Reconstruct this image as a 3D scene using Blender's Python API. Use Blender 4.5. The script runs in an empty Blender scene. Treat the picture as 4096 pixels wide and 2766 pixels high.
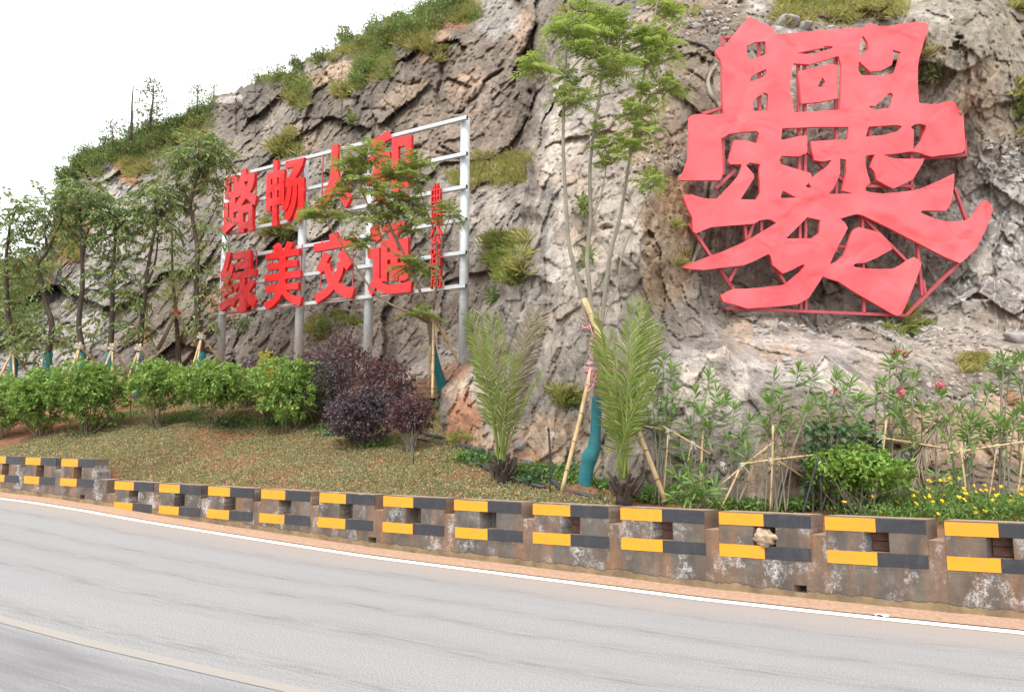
import bpy, math, random
import numpy as np
from mathutils import Vector

# ------------------------------------------------------------------ scene, camera, world, sun
SC = bpy.context.scene
COL = SC.collection
random.seed(7)
RNG = np.random.default_rng(7)
TH = math.radians(6.278)
EYE = 1.84
F = 4096 * 24 / 36.0
CX, CY = 2048.0, 1383.0

cam_d = bpy.data.cameras.new('camera')
cam_d.lens = 24; cam_d.sensor_width = 36; cam_d.clip_start = 0.05; cam_d.clip_end = 3000
cam = bpy.data.objects.new('camera', cam_d)
cam.location = (0, 0, EYE); cam.rotation_euler = (math.pi / 2 + TH, 0, 0)
COL.objects.link(cam); SC.camera = cam

SUN_EL, SUN_AZ = math.radians(58), math.radians(205)     # azimuth clockwise from +Y
world = bpy.data.worlds.new('World'); SC.world = world; world.use_nodes = True
wn = world.node_tree; wn.nodes.clear()
sky = wn.nodes.new('ShaderNodeTexSky'); sky.sky_type = 'NISHITA'; sky.sun_disc = False
sky.sun_elevation = SUN_EL; sky.sun_rotation = SUN_AZ
sky.air_density = 1.0; sky.dust_density = 4.0; sky.ozone_density = 1.0
hs = wn.nodes.new('ShaderNodeHueSaturation'); hs.inputs['Saturation'].default_value = 0.10
mx = wn.nodes.new('ShaderNodeMix'); mx.data_type = 'RGBA'; mx.inputs[0].default_value = 0.55
bg = wn.nodes.new('ShaderNodeBackground'); bg.inputs['Strength'].default_value = 0.15
wo = wn.nodes.new('ShaderNodeOutputWorld')
wn.links.new(sky.outputs[0], hs.inputs['Color']); wn.links.new(hs.outputs[0], mx.inputs[6])
mx.inputs[7].default_value = (7.0, 7.05, 7.2, 1)          # cloud cover
wn.links.new(mx.outputs[2], bg.inputs['Color']); wn.links.new(bg.outputs[0], wo.inputs['Surface'])

sun_d = bpy.data.lights.new('sun', 'SUN'); sun_d.energy = 1.0; sun_d.angle = math.radians(16)
sun_d.color = (1.0, 0.96, 0.90)
sun = bpy.data.objects.new('sun', sun_d); COL.objects.link(sun)
_sd = Vector((math.sin(SUN_AZ) * math.cos(SUN_EL), math.cos(SUN_AZ) * math.cos(SUN_EL), math.sin(SUN_EL)))
sun.rotation_euler = _sd.to_track_quat('Z', 'Y').to_euler(); sun.location = _sd * 60
VS = SC.view_settings
VS.view_transform = 'Standard'; VS.look = 'None'; VS.gamma = 1.0; VS.use_curve_mapping = False
VS.exposure = 1.06
SC.display_settings.display_device = 'sRGB'
SC.cycles.max_bounces = 7; SC.cycles.diffuse_bounces = 5; SC.cycles.transparent_max_bounces = 4
SC.cycles.use_adaptive_sampling = True

# ------------------------------------------------------------------ projection helpers (photo pixel -> ray)
_ct, _st = math.cos(TH), math.sin(TH)
def ray(px, py):
    a = (px - CX) / F; b = -(py - CY) / F
    return np.array([a, _ct - b * _st, _st + b * _ct])       # forward component = 1
def rays(px, py):
    a = (px - CX) / F; b = -(py - CY) / F
    return np.stack([a, _ct - b * _st, _st + b * _ct], -1)
O = np.array([0, 0, EYE])
def at(px, py, d): return O + ray(px, py) * d
def on_plane(px, py, p0, nrm):
    r = ray(px, py); t = np.dot(p0 - O, nrm) / np.dot(r, nrm); return O + r * t
def pxm(d): return d / F                                      # metres per photo pixel

# ------------------------------------------------------------------ noise
def _h(ix, iy, iz, seed):
    n = (ix.astype(np.int64) * 374761393 + iy.astype(np.int64) * 668265263 + iz.astype(np.int64) * 2147483647 + seed * 974634777) & 0xFFFFFFFF
    n = ((n ^ (n >> 13)) * 1274126177) & 0xFFFFFFFF
    n = ((n ^ (n >> 16)) * 2246822519) & 0xFFFFFFFF
    n = n ^ (n >> 15)
    return (n & 0xFFFFFF) / float(0x1000000)
def vnoise(p, seed=0):
    i = np.floor(p).astype(np.int64); f = p - i; f = f * f * (3 - 2 * f)
    r = 0
    for dx in (0, 1):
        wx = f[..., 0] if dx else 1 - f[..., 0]
        for dy in (0, 1):
            wy = f[..., 1] if dy else 1 - f[..., 1]
            for dz in (0, 1):
                wz = f[..., 2] if dz else 1 - f[..., 2]
                r = r + wx * wy * wz * _h(i[..., 0] + dx, i[..., 1] + dy, i[..., 2] + dz, seed)
    return r
def fbm(p, seed=0, oct=4):
    r = 0; a = 0.5; t = 0
    for k in range(oct):
        r = r + a * vnoise(p * (2.03 ** k) + 17.3 * k, seed + k); t += a; a *= 0.5
    return r / t
def facets(p, seed):
    """Voronoi cells: random value, tilt term and border distance of the nearest cell."""
    i = np.floor(p).astype(np.int64)
    best = np.full(p.shape[:-1], 1e9); sec = best.copy()
    bid = np.zeros(p.shape, np.int64); bof = np.zeros(p.shape)
    for dx in (-1, 0, 1):
        for dy in (-1, 0, 1):
            for dz in (-1, 0, 1):
                a, b, c = i[..., 0] + dx, i[..., 1] + dy, i[..., 2] + dz
                o = np.stack([a + _h(a, b, c, seed), b + _h(a, b, c, seed + 1), c + _h(a, b, c, seed + 2)], -1) - p
                d = (o * o).sum(-1)
                m = d < best
                sec = np.where(m, best, np.minimum(sec, d))
                best = np.where(m, d, best)
                bid[m] = np.stack([a, b, c], -1)[m]; bof[m] = -o[m]
    r = _h(bid[..., 0], bid[..., 1], bid[..., 2], seed + 5)
    t = np.stack([_h(bid[..., 0], bid[..., 1], bid[..., 2], seed + 6 + k) - 0.5 for k in range(3)], -1)
    return r, (t * bof).sum(-1), np.sqrt(sec) - np.sqrt(best), _h(bid[..., 0], bid[..., 1], bid[..., 2], seed + 11)

# ------------------------------------------------------------------ material helpers
class NT:
    def __init__(s, name):
        s.m = bpy.data.materials.new(name); s.m.use_nodes = True; s.t = s.m.node_tree; s.t.nodes.clear()
        s.out = s.t.nodes.new('ShaderNodeOutputMaterial')
    def n(s, typ, ins=None, **pr):
        nd = s.t.nodes.new(typ)
        for k, v in pr.items(): setattr(nd, k, v)
        for k, v in (ins or {}).items(): s.set(nd.inputs[k], v)
        return nd
    def set(s, sock, v):
        if isinstance(v, bpy.types.NodeSocket): s.t.links.new(v, sock)
        elif isinstance(v, (tuple, list)) and len(v) == 3 and sock.type == 'RGBA': sock.default_value = (*v, 1)
        else: sock.default_value = v
    def obj(s): return s.n('ShaderNodeTexCoord').outputs['Object']
    def attr(s, name): return s.n('ShaderNodeAttribute', attribute_name=name)
    def mapv(s, v, scale=(1, 1, 1), rot=(0, 0, 0)):
        return s.n('ShaderNodeMapping', {'Vector': v, 'Scale': scale, 'Rotation': rot}).outputs[0]
    def noise(s, v, scale=5, detail=4, rough=0.55, dist=0.0):
        return s.n('ShaderNodeTexNoise', {'Vector': v, 'Scale': scale, 'Detail': detail, 'Roughness': rough, 'Distortion': dist}).outputs[0]
    def vor(s, v, scale=5, feature='F1', out=0, rnd=1.0):
        return s.n('ShaderNodeTexVoronoi', {'Vector': v, 'Scale': scale, 'Randomness': rnd}, feature=feature).outputs[out]
    def ramp(s, fac, *stops):
        nd = s.n('ShaderNodeValToRGB', {'Fac': fac}); cr = nd.color_ramp
        while len(cr.elements) < len(stops): cr.elements.new(0.5)
        for e, (p, c) in zip(cr.elements, stops):
            e.position = p; e.color = (c, c, c, 1) if not isinstance(c, (tuple, list)) else (*c, 1)
        return nd.outputs[0]
    def mix(s, fac, a, b, mode='MIX'):
        nd = s.n('ShaderNodeMix', data_type='RGBA', blend_type=mode)
        s.set(nd.inputs[0], fac); s.set(nd.inputs[6], a); s.set(nd.inputs[7], b); return nd.outputs[2]
    def math(s, op, a, b=0.0, clamp=False):
        nd = s.n('ShaderNodeMath', operation=op, use_clamp=clamp); s.set(nd.inputs[0], a); s.set(nd.inputs[1], b); return nd.outputs[0]
    def bump(s, h, strength=0.5, dist=0.02, nrm=None):
        ins = {'Height': h, 'Strength': strength, 'Distance': dist}
        if nrm is not None: ins['Normal'] = nrm
        return s.n('ShaderNodeBump', ins).outputs[0]
    def bsdf(s, col, rough=0.8, nrm=None, metal=0.0, spec=0.5, coat=0.0, coat_r=0.1):
        ins = {'Base Color': col, 'Roughness': rough, 'Metallic': metal, 'Specular IOR Level': spec, 'Coat Weight': coat, 'Coat Roughness': coat_r}
        if nrm is not None: ins['Normal'] = nrm
        return s.n('ShaderNodeBsdfPrincipled', ins).outputs[0]
    def done(s, sh): s.t.links.new(sh, s.out.inputs['Surface']); return s.m

def leaf_mat(name, c1, c2, c3, trans=0.3, rough=0.5, old=None, old_amt=0.03, patch=2.2):
    t = NT(name); g = t.n('ShaderNodeNewGeometry'); r = g.outputs['Random Per Island']
    col = t.ramp(r, (0.0, c1), (0.45, c2), (1.0, c3))
    big = t.noise(t.obj(), patch, 3)
    col = t.mix(t.ramp(big, (0.35, 0.0), (0.7, 0.55)), col, c3)
    if old: col = t.mix(t.math('GREATER_THAN', t.math('FRACT', t.math('MULTIPLY', r, 37.7)), 1 - old_amt), col, old)
    p = t.bsdf(col, rough, spec=0.35)
    tr = t.n('ShaderNodeBsdfTranslucent', {'Color': t.mix(0.5, col, (c3[0] * 1.3, c3[1] * 1.25, c3[2] * 0.8))}).outputs[0]
    ms = t.n('ShaderNodeMixShader'); ms.inputs[0].default_value = trans
    t.t.links.new(p, ms.inputs[1]); t.t.links.new(tr, ms.inputs[2])
    return t.done(ms.outputs[0])

def simple(name, col, rough=0.7, var=0.25, scale=8, bump=0.0, metal=0.0, spec=0.5, stretch=(1, 1, 1), coat=0.0):
    t = NT(name); v = t.mapv(t.obj(), stretch)
    n = t.noise(v, scale, 5)
    c = t.mix(t.ramp(n, (0.25, 0.0), (0.75, 1.0)), tuple(x * (1 - var) for x in col), tuple(min(1, x * (1 + var)) for x in col))
    nr = t.bump(n, bump, 0.02) if bump else None
    return t.done(t.bsdf(c, rough, nr, metal, spec, coat))

M = {}
# --- road
t = NT('asphalt'); uv = t.attr('so').outputs['Vector']
speck = t.noise(uv, 75, 3, 0.7); speck2 = t.noise(uv, 170, 2, 0.6)
c = t.ramp(speck, (0.33, (0.185, 0.183, 0.185)), (0.5, (0.275, 0.273, 0.275)), (0.65, (0.385, 0.382, 0.375)))
c = t.mix(t.ramp(speck2, (0.55, 0.0), (0.72, 0.6)), c, (0.45, 0.44, 0.42))
wide = t.noise(t.mapv(uv, (0.12, 1.1, 1)), 1.0, 4, 0.6)
c = t.mix(t.ramp(wide, (0.3, 0.0), (0.7, 0.45)), c, (0.24, 0.235, 0.24))
streak = t.noise(t.mapv(uv, (0.5, 7.0, 1)), 1.0, 5, 0.65)
wob = t.math('ADD', t.n('ShaderNodeSeparateXYZ', {0: uv}).outputs[1], t.math('MULTIPLY', t.math('SUBTRACT', t.noise(t.mapv(uv, (0.35, 0, 0)), 1.0, 3), 0.5), 0.35))
tracks = None
for o0, w in ((0.98, 0.05), (1.62, 0.045), (2.12, 0.05), (2.72, 0.06), (3.55, 0.06), (4.35, 0.09)):
    d = t.math('ABSOLUTE', t.math('SUBTRACT', wob, o0))
    b = t.ramp(t.math('DIVIDE', d, w * 4), (0.0, 1.0), (0.35, 0.45), (1.0, 0.0))
    tracks = b if tracks is None else t.math('MAXIMUM', tracks, b)
broken = t.ramp(t.noise(t.mapv(uv, (2.2, 26.0, 1)), 1.0, 5, 0.7), (0.42, 0.0), (0.6, 1.0))
c = t.mix(t.math('MULTIPLY', t.math('MULTIPLY', tracks, broken), 0.5), c, (0.12, 0.11, 0.11))
c = t.mix(t.math('MULTIPLY', t.ramp(streak, (0.5, 0.0), (0.75, 1.0)), 0.15), c, (0.13, 0.125, 0.13))
oo = t.n('ShaderNodeSeparateXYZ', {0: uv}).outputs[1]
c = t.mix(t.math('MULTIPLY', t.ramp(t.math('DIVIDE', oo, 10.0), (0.384, 0.0), (0.39, 1.0)), t.ramp(t.noise(t.mapv(uv, (0.35, 3.2, 1)), 1.3, 5, 0.6), (0.35, 0.75), (0.62, 0.1))), c, (0.15, 0.148, 0.155))
dust = t.math('MULTIPLY', t.ramp(t.math('DIVIDE', oo, 1.5), (0.2, 0.75), (0.55, 0.25), (0.8, 0.0)), t.ramp(t.noise(t.mapv(uv, (0.4, 3, 1)), 1.2, 4), (0.3, 0.35), (0.7, 1.0)))
c = t.mix(dust, c, (0.40, 0.29, 0.215))
M['asphalt'] = t.done(t.bsdf(c, 0.85, t.bump(speck, 0.18, 0.006), spec=0.25))

t = NT('white_paint'); uv = t.attr('so').outputs['Vector']
n = t.noise(uv, 60, 4, 0.7)
M['white_paint'] = t.done(t.bsdf(t.mix(t.ramp(n, (0.3, 1.0), (0.42, 0.0)), (0.84, 0.84, 0.82), (0.55, 0.5, 0.46)), 0.6))
t = NT('worn_yellow_paint'); uv = t.attr('so').outputs['Vector']
n = t.noise(t.mapv(uv, (2.5, 40, 1)), 1.0, 5, 0.7); n2 = t.noise(uv, 75, 3, 0.7)
c = t.mix(t.ramp(n2, (0.35, 0.0), (0.65, 1.0)), (0.385, 0.295, 0.15), (0.43, 0.355, 0.22))
M['worn_yellow_paint'] = t.done(t.bsdf(t.mix(t.ramp(n, (0.26, 0.3), (0.52, 0.9)), c, (0.29, 0.28, 0.27)), 0.75))
t = NT('red_dust'); uv = t.attr('so').outputs['Vector']
n = t.noise(uv, 18, 6, 0.65)
c = t.ramp(n, (0.25, (0.32, 0.20, 0.135)), (0.55, (0.43, 0.285, 0.20)), (0.8, (0.51, 0.37, 0.285)))
M['red_dust'] = t.done(t.bsdf(c, 0.95, t.bump(n, 0.6, 0.02), spec=0.1))
# --- red soil / planting bed
t = NT('red_soil'); v = t.obj()
n = t.noise(v, 9, 8, 0.65); n2 = t.noise(v, 1.1, 3)
c = t.ramp(n, (0.25, (0.13, 0.055, 0.032)), (0.55, (0.255, 0.115, 0.066)), (0.8, (0.35, 0.19, 0.115)))
c = t.mix(t.ramp(n2, (0.4, 0.0), (0.7, 0.5)), c, (0.23, 0.16, 0.085))
M['red_soil'] = t.done(t.bsdf(c, 0.95, t.bump(n, 0.9, 0.05), spec=0.1))
M['ground'] = simple('ground_earth', (0.22, 0.17, 0.11), 0.95, 0.3, 0.4)
# --- concrete wall
t = NT('stained_concrete'); sh = t.attr('sh').outputs['Vector']
sep = t.n('ShaderNodeSeparateXYZ', {0: sh}); hh = sep.outputs[1]
n = t.noise(t.obj(), 5, 6, 0.6); nf = t.noise(t.obj(), 45, 5, 0.6)
c = t.ramp(n, (0.25, (0.078, 0.069, 0.060)), (0.5, (0.128, 0.112, 0.096)), (0.75, (0.19, 0.168, 0.145)))
c = t.mix(t.ramp(nf, (0.3, 0.35), (0.7, 0.0)), c, (0.09, 0.08, 0.072))
st = t.noise(t.mapv(sh, (4.5, 0.55, 1)), 1.0, 4, 0.6); st2 = t.noise(t.mapv(sh, (1.3, 0.5, 1)), 1.7, 3, 0.5)
rust = t.math('MULTIPLY', t.ramp(st, (0.44, 0.0), (0.66, 1.0)), t.ramp(st2, (0.36, 0.15), (0.62, 0.9)))
per = t.math('FRACT', t.math('ADD', sep.outputs[0], 30.0))
gap = t.ramp(per, (0.0, 0.8), (0.13, 0.85), (0.24, 0.0), (0.93, 0.0), (1.0, 0.7))
rust = t.math('MAXIMUM', rust, t.math('MULTIPLY', gap, t.ramp(t.noise(t.mapv(sh, (6, 1.5, 1)), 1.0, 4), (0.32, 0.15), (0.62, 1.0))))
c = t.mix(t.math('MULTIPLY', rust, 0.66), c, t.mix(t.ramp(nf, (0.3, 0.0), (0.7, 1.0)), (0.27, 0.125, 0.05), (0.38, 0.20, 0.10)))
dk = t.noise(t.mapv(sh, (3.0, 1.2, 1)), 1.3, 5, 0.65)
c = t.mix(t.ramp(dk, (0.47, 0.0), (0.70, 0.65)), c, (0.055, 0.05, 0.048))
# lime bloom: crackled white patches, mostly on the lower half
cr = t.vor(t.n('ShaderNodeVectorMath', {0: t.obj(), 1: t.n('ShaderNodeVectorMath', {0: t.n('ShaderNodeTexNoise', {'Vector': t.obj(), 'Scale': 22.0, 'Detail': 3}).outputs[1], 3: 0.11}, operation='SCALE').outputs[0]}, operation='ADD').outputs[0], 26, 'DISTANCE_TO_EDGE')
crk = t.ramp(cr, (0.02, 1.0), (0.10, 0.25), (0.2, 0.0))
blot = t.noise(t.mapv(sh, (2.2, 1.5, 1)), 1.6, 6, 0.7)
hm = t.ramp(hh, (0.06, 0.5), (0.18, 1.0), (0.45, 0.72), (0.75, 0.45))
bm = t.math('MULTIPLY', t.ramp(blot, (0.52, 0.0), (0.64, 1.0)), hm)
fl = t.ramp(t.noise(t.obj(), 30, 4, 0.75), (0.50, 0.0), (0.66, 1.0))
c = t.mix(t.math('MULTIPLY', bm, t.math('MAXIMUM', crk, fl)), c, (0.62, 0.61, 0.60))
c = t.mix(t.math('MULTIPLY', t.ramp(blot, (0.6, 0.0), (0.72, 0.5)), hm), c, (0.34, 0.325, 0.315))
# broken footing strip along the road
edge = t.math('ADD', hh, t.math('MULTIPLY', t.math('SUBTRACT', t.noise(t.mapv(sh, (3.5, 0.6, 1)), 1.0, 5, 0.7), 0.5), 0.16))
foot = t.ramp(edge, (0.085, 1.0), (0.095, 0.0))
lip = t.math('MULTIPLY', t.ramp(edge, (0.088, 0.0), (0.092, 1.0)), t.ramp(edge, (0.094, 1.0), (0.105, 0.0)))
c = t.mix(foot, c, t.mix(t.ramp(n, (0.35, 0.0), (0.65, 1.0)), (0.15, 0.115, 0.075), (0.30, 0.215, 0.12)))
c = t.mix(t.math('MULTIPLY', lip, 0.7), c, (0.04, 0.03, 0.025))
geo = t.n('ShaderNodeNewGeometry')
up = t.ramp(t.n('ShaderNodeSeparateXYZ', {0: geo.outputs['Normal']}).outputs[2], (0.6, 0.0), (0.8, 0.85))
c = t.mix(up, c, t.mix(nf, (0.30, 0.19, 0.125), (0.46, 0.36, 0.27)))
hgt = t.math('ADD', t.math('ADD', t.math('MULTIPLY', n, 0.5), t.math('MULTIPLY', nf, 0.35)), t.math('MULTIPLY', foot, -0.6))
bev = t.n('ShaderNodeBevel', {'Radius': 0.012}, samples=3).outputs[0]
M['concrete'] = t.done(t.bsdf(c, 0.9, t.bump(hgt, 0.7, 0.012, bev), spec=0.2))
def stripe(name, c1, rough):
    t = NT(name); n = t.noise(t.obj(), 3.5, 4); f = t.noise(t.obj(), 90, 3)
    cc = t.mix(t.ramp(n, (0.35, 0.0), (0.8, 0.35)), c1, tuple(x * 0.7 + 0.03 for x in c1))
    cc = t.mix(t.ramp(f, (0.68, 0.0), (0.74, 0.6)), cc, (0.4, 0.38, 0.35))
    gr = t.noise(t.mapv(t.attr('sh').outputs['Vector'], (7, 2.0, 1)), 1.5, 6, 0.7)
    cc = t.mix(t.ramp(gr, (0.5, 0.0), (0.78, 0.30)), cc, (0.17, 0.14, 0.11))
    return t.done(t.bsdf(cc, rough, t.bump(t.noise(t.mapv(t.obj(), (3, 3, 8)), 1.2, 2), 0.25, 0.02), spec=0.5))
M['yellow'] = stripe('yellow_reflective_film', (0.80, 0.315, 0.012), 0.42)
M['black'] = stripe('black_reflective_film', (0.030, 0.032, 0.040), 0.38)
M['brick'] = simple('red_brick', (0.135, 0.068, 0.048), 0.9, 0.35, 14, 0.5)
# --- cliff
t = NT('cliff_rock'); v = t.obj(); tint = t.attr('tint').outputs['Color']
n1 = t.noise(v, 1.6, 6, 0.62); n2 = t.noise(v, 9, 6, 0.65); n3 = t.noise(v, 34, 4, 0.6)
c = t.mix(1.0, tint, t.ramp(n2, (0.25, 0.82), (0.5, 1.03), (0.75, 1.26)), 'MULTIPLY')
c = t.mix(1.0, c, t.ramp(n3, (0.25, 0.75), (0.75, 1.25)), 'MULTIPLY')
c = t.mix(t.ramp(n1, (0.48, 0.0), (0.68, 0.32)), c, t.mix(1.0, c, (1.2, 0.99, 0.80), 'MULTIPLY'))
dkm = t.noise(t.mapv(v, (1.0, 1.0, 0.45)), 2.3, 7, 0.7)
c = t.mix(t.ramp(dkm, (0.54, 0.0), (0.70, 0.38)), c, (0.14, 0.128, 0.115))
lich = t.noise(v, 5.5, 7, 0.75)
c = t.mix(t.ramp(lich, (0.61, 0.0), (0.72, 0.25)), c, (0.42, 0.405, 0.39))
vein = t.math('ABSOLUTE', t.math('SUBTRACT', t.noise(t.mapv(v, (1, 1, 0.7)), 0.9, 5, 0.6, 0.6), 0.5))
c = t.mix(t.math('MULTIPLY', t.ramp(vein, (0.0, 1.0), (0.012, 0.0)), t.attr('veins').outputs['Fac']), c, (0.5, 0.48, 0.46))
crackd = t.vor(t.n('ShaderNodeVectorMath', {0: t.mapv(v, (1, 1, 0.6)), 1: t.n('ShaderNodeVectorMath', {0: t.n('ShaderNodeTexNoise', {'Vector': v, 'Scale': 3.0, 'Detail': 3}).outputs[1], 3: 0.35}, operation='SCALE').outputs[0]}, operation='ADD').outputs[0], 3.2, 'DISTANCE_TO_EDGE')
ck = t.ramp(crackd, (0.0, 0.0), (0.03, 1.0))
soft = t.attr('soil').outputs['Fac']
wv = t.n('ShaderNodeVectorMath', {0: t.mapv(v, (1, 1, 0.62), (0.15, 0.2, 0)), 1: t.n('ShaderNodeVectorMath', {0: t.n('ShaderNodeTexNoise', {'Vector': v, 'Scale': 4.0, 'Detail': 4}).outputs[1], 3: 0.22}, operation='SCALE').outputs[0]}, operation='ADD').outputs[0]
chip = t.math('ADD', t.math('MULTIPLY', t.n('ShaderNodeRGBToBW', {0: t.vor(wv, 6.0, 'F1', 1)}).outputs[0], 0.8), t.math('MULTIPLY', t.n('ShaderNodeRGBToBW', {0: t.vor(wv, 15.0, 'F1', 1)}).outputs[0], 0.5))
chipc = t.n('ShaderNodeRGBToBW', {0: t.vor(wv, 9.0, 'F1', 1)}).outputs[0]
c = t.mix(1.0, c, t.ramp(chipc, (0.2, 0.80), (0.8, 1.2)), 'MULTIPLY')
fine = t.vor(wv, 11.0, 'DISTANCE_TO_EDGE'); fm = t.math('MULTIPLY', t.ramp(fine, (0.0, 1.0), (0.035, 0.0)), t.ramp(t.noise(v, 2.1, 4), (0.45, 0.0), (0.6, 0.5)))
c = t.mix(fm, c, (0.09, 0.08, 0.07))
h = t.math('ADD', t.math('MULTIPLY', n2, 0.5), t.math('ADD', t.math('MULTIPLY', n3, 0.35), t.math('ADD', t.math('MULTIPLY', ck, 0.06), t.math('MULTIPLY', chip, 0.7))))
M['cliff'] = t.done(t.bsdf(c, 0.9, t.bump(h, 0.85, 0.06), spec=0.15))
M['stone'] = simple('grey_stone', (0.31, 0.295, 0.28), 0.9, 0.35, 7, 0.6)
M['rubble'] = leaf_mat('mixed_rubble', (0.16, 0.13, 0.105), (0.26, 0.225, 0.19), (0.42, 0.39, 0.36), 0.0, 0.9)
# --- metals, wood, cloth
t = NT('galvanised_steel'); n = t.vor(t.obj(), 22, 'F1', 1); n2 = t.noise(t.obj(), 3, 3)
c = t.mix(t.n('ShaderNodeRGBToBW', {0: n}).outputs[0], (0.46, 0.49, 0.505), (0.60, 0.63, 0.64))
M['steel'] = t.done(t.bsdf(c, t.ramp(n2, (0.3, 0.38), (0.7, 0.55)), None, 0.25, 0.5))
t = NT('red_enamel_letters'); n = t.noise(t.obj(), 2.2, 2); 
M['letter'] = t.done(t.bsdf((0.66, 0.009, 0.009), 0.34, t.bump(n, 0.35, 0.12), spec=0.5, coat=0.12, coat_r=0.1))
t = NT('red_sheet_metal'); n = t.noise(t.obj(), 1.5, 2, 0.4, 0.8); n2 = t.noise(t.obj(), 0.7, 2)
fd = t.noise(t.mapv(t.obj(), (1.0, 1.0, 0.5)), 1.3, 5, 0.6)
pc = t.mix(t.ramp(fd, (0.42, 0.0), (0.75, 0.5)), (0.82, 0.085, 0.10), (0.76, 0.15, 0.16))
pc = t.mix(t.ramp(t.noise(t.mapv(t.obj(), (9, 9, 0.8)), 1.0, 4, 0.65), (0.60, 0.0), (0.78, 0.22)), pc, (0.45, 0.10, 0.10))
M['panel'] = t.done(t.bsdf(pc, 0.42, t.bump(t.math('ADD', t.math('MULTIPLY', n, 0.8), t.math('MULTIPLY', n2, 1.6)), 0.65, 0.18), spec=0.6, coat=0.10, coat_r=0.3))
M['red_tube'] = simple('faded_red_tube', (0.44, 0.065, 0.08), 0.5, 0.2, 6)
M['hollow'] = simple('tube_mouth_shade', (0.02, 0.02, 0.02), 0.9, 0.1, 4)  # near-black colour standing for the shade inside an open tube
t = NT('bamboo'); gz = t.n('ShaderNodeTexCoord').outputs['Object']
n = t.noise(t.mapv(gz, (9, 9, 2)), 2.0, 4)
c = t.ramp(n, (0.25, (0.36, 0.24, 0.11)), (0.5, (0.52, 0.38, 0.20)), (0.8, (0.62, 0.50, 0.31)))
M['bamboo'] = t.done(t.bsdf(c, 0.55))
M['bamboo_node'] = simple('bamboo_node', (0.24, 0.15, 0.075), 0.7, 0.3, 20)
M['bark_dark'] = simple('dark_bark', (0.085, 0.062, 0.048), 0.9, 0.4, 16, 0.6, stretch=(1, 1, 0.3))
M['bark_grey'] = simple('grey_green_bark', (0.26, 0.235, 0.185), 0.85, 0.3, 12, 0.4, stretch=(1, 1, 0.4))
M['bark_brown'] = simple('twig_bark', (0.22, 0.165, 0.11), 0.85, 0.3, 14, 0.4)
t = NT('teal_wrap'); v = t.obj(); w = t.n('ShaderNodeTexWave', {'Vector': t.mapv(v, (0.35, 0.35, 1)), 'Scale': 22.0, 'Distortion': 6.0, 'Detail': 3, 'Detail Scale': 1.5}, bands_direction='Z').outputs[1]
c = t.mix(w, (0.025, 0.135, 0.155), (0.06, 0.27, 0.30))
c = t.mix(t.ramp(t.noise(v, 5, 4), (0.5, 0.0), (0.75, 0.4)), c, (0.16, 0.20, 0.18))
M['wrap'] = t.done(t.bsdf(c, 0.85, t.bump(w, 0.35, 0.008), spec=0.15))
M['ribbon'] = simple('pink_ribbon', (0.55, 0.26, 0.28), 0.6, 0.45, 40)
M['string'] = simple('pale_string', (0.6, 0.57, 0.5), 0.8, 0.2, 20)
M['hose'] = simple('black_hose', (0.045, 0.05, 0.055), 0.5, 0.4, 6)
M['bag'] = simple('dirty_plastic_bag', (0.42, 0.30, 0.20), 0.4, 0.6, 14, 1.0)
M['litter'] = simple('white_litter', (0.75, 0.72, 0.64), 0.6, 0.2, 20, 0.4)
M['rust'] = simple('rusty_iron', (0.14, 0.075, 0.045), 0.8, 0.4, 20, 0.3)
M['board'] = simple('tan_brick_edging', (0.36, 0.22, 0.14), 0.9, 0.25, 12, 0.4)
# --- foliage
M['leaf_tree'] = leaf_mat('young_tree_leaves', (0.08, 0.135, 0.07), (0.145, 0.225, 0.095), (0.29, 0.36, 0.13), 0.3, 0.42, (0.36, 0.20, 0.06), 0.03)
M['leaf_fern'] = leaf_mat('feathery_leaves', (0.15, 0.26, 0.07), (0.25, 0.38, 0.095), (0.42, 0.52, 0.14), 0.38, 0.55, (0.36, 0.24, 0.03), 0.03)
M['leaf_fern_dark'] = leaf_mat('dark_feathery_leaves', (0.1, 0.19, 0.06), (0.18, 0.29, 0.085), (0.35, 0.42, 0.11), 0.35, 0.55, (0.42, 0.24, 0.04), 0.06)
M['leaf_palm'] = leaf_mat('palm_leaflets', (0.14, 0.23, 0.05), (0.25, 0.36, 0.075), (0.42, 0.51, 0.16), 0.3, 0.42, (0.45, 0.36, 0.20), 0.03)
M['rachis'] = simple('palm_rachis', (0.22, 0.28, 0.06), 0.5, 0.2, 6)
M['leaf_bush'] = leaf_mat('glossy_bush_leaves', (0.08, 0.16, 0.045), (0.165, 0.285, 0.07), (0.33, 0.47, 0.12), 0.28, 0.38)
M['leaf_bright'] = leaf_mat('bright_bush_leaves', (0.09, 0.18, 0.035), (0.165, 0.3, 0.055), (0.29, 0.43, 0.09), 0.3, 0.42)
M['leaf_purple'] = leaf_mat('purple_loropetalum_leaves', (0.05, 0.042, 0.05), (0.1, 0.082, 0.095), (0.17, 0.135, 0.155), 0.15, 0.45, (0.20, 0.045, 0.06), 0.05)
M['leaf_maroon'] = leaf_mat('maroon_leaves', (0.065, 0.04, 0.045), (0.125, 0.078, 0.086), (0.2, 0.115, 0.125), 0.18, 0.45, (0.26, 0.05, 0.06), 0.08)
M['leaf_yellow'] = leaf_mat('yellow_leaves', (0.30, 0.32, 0.03), (0.48, 0.46, 0.04), (0.60, 0.56, 0.08), 0.3, 0.5)
M['leaf_olean'] = leaf_mat('oleander_leaves', (0.08, 0.18, 0.055), (0.14, 0.27, 0.07), (0.24, 0.37, 0.1), 0.3, 0.42, (0.58, 0.42, 0.04), 0.04)
M['leaf_vine'] = leaf_mat('vine_leaves', (0.04, 0.09, 0.045), (0.075, 0.145, 0.06), (0.12, 0.2, 0.085), 0.22, 0.5)
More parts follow.
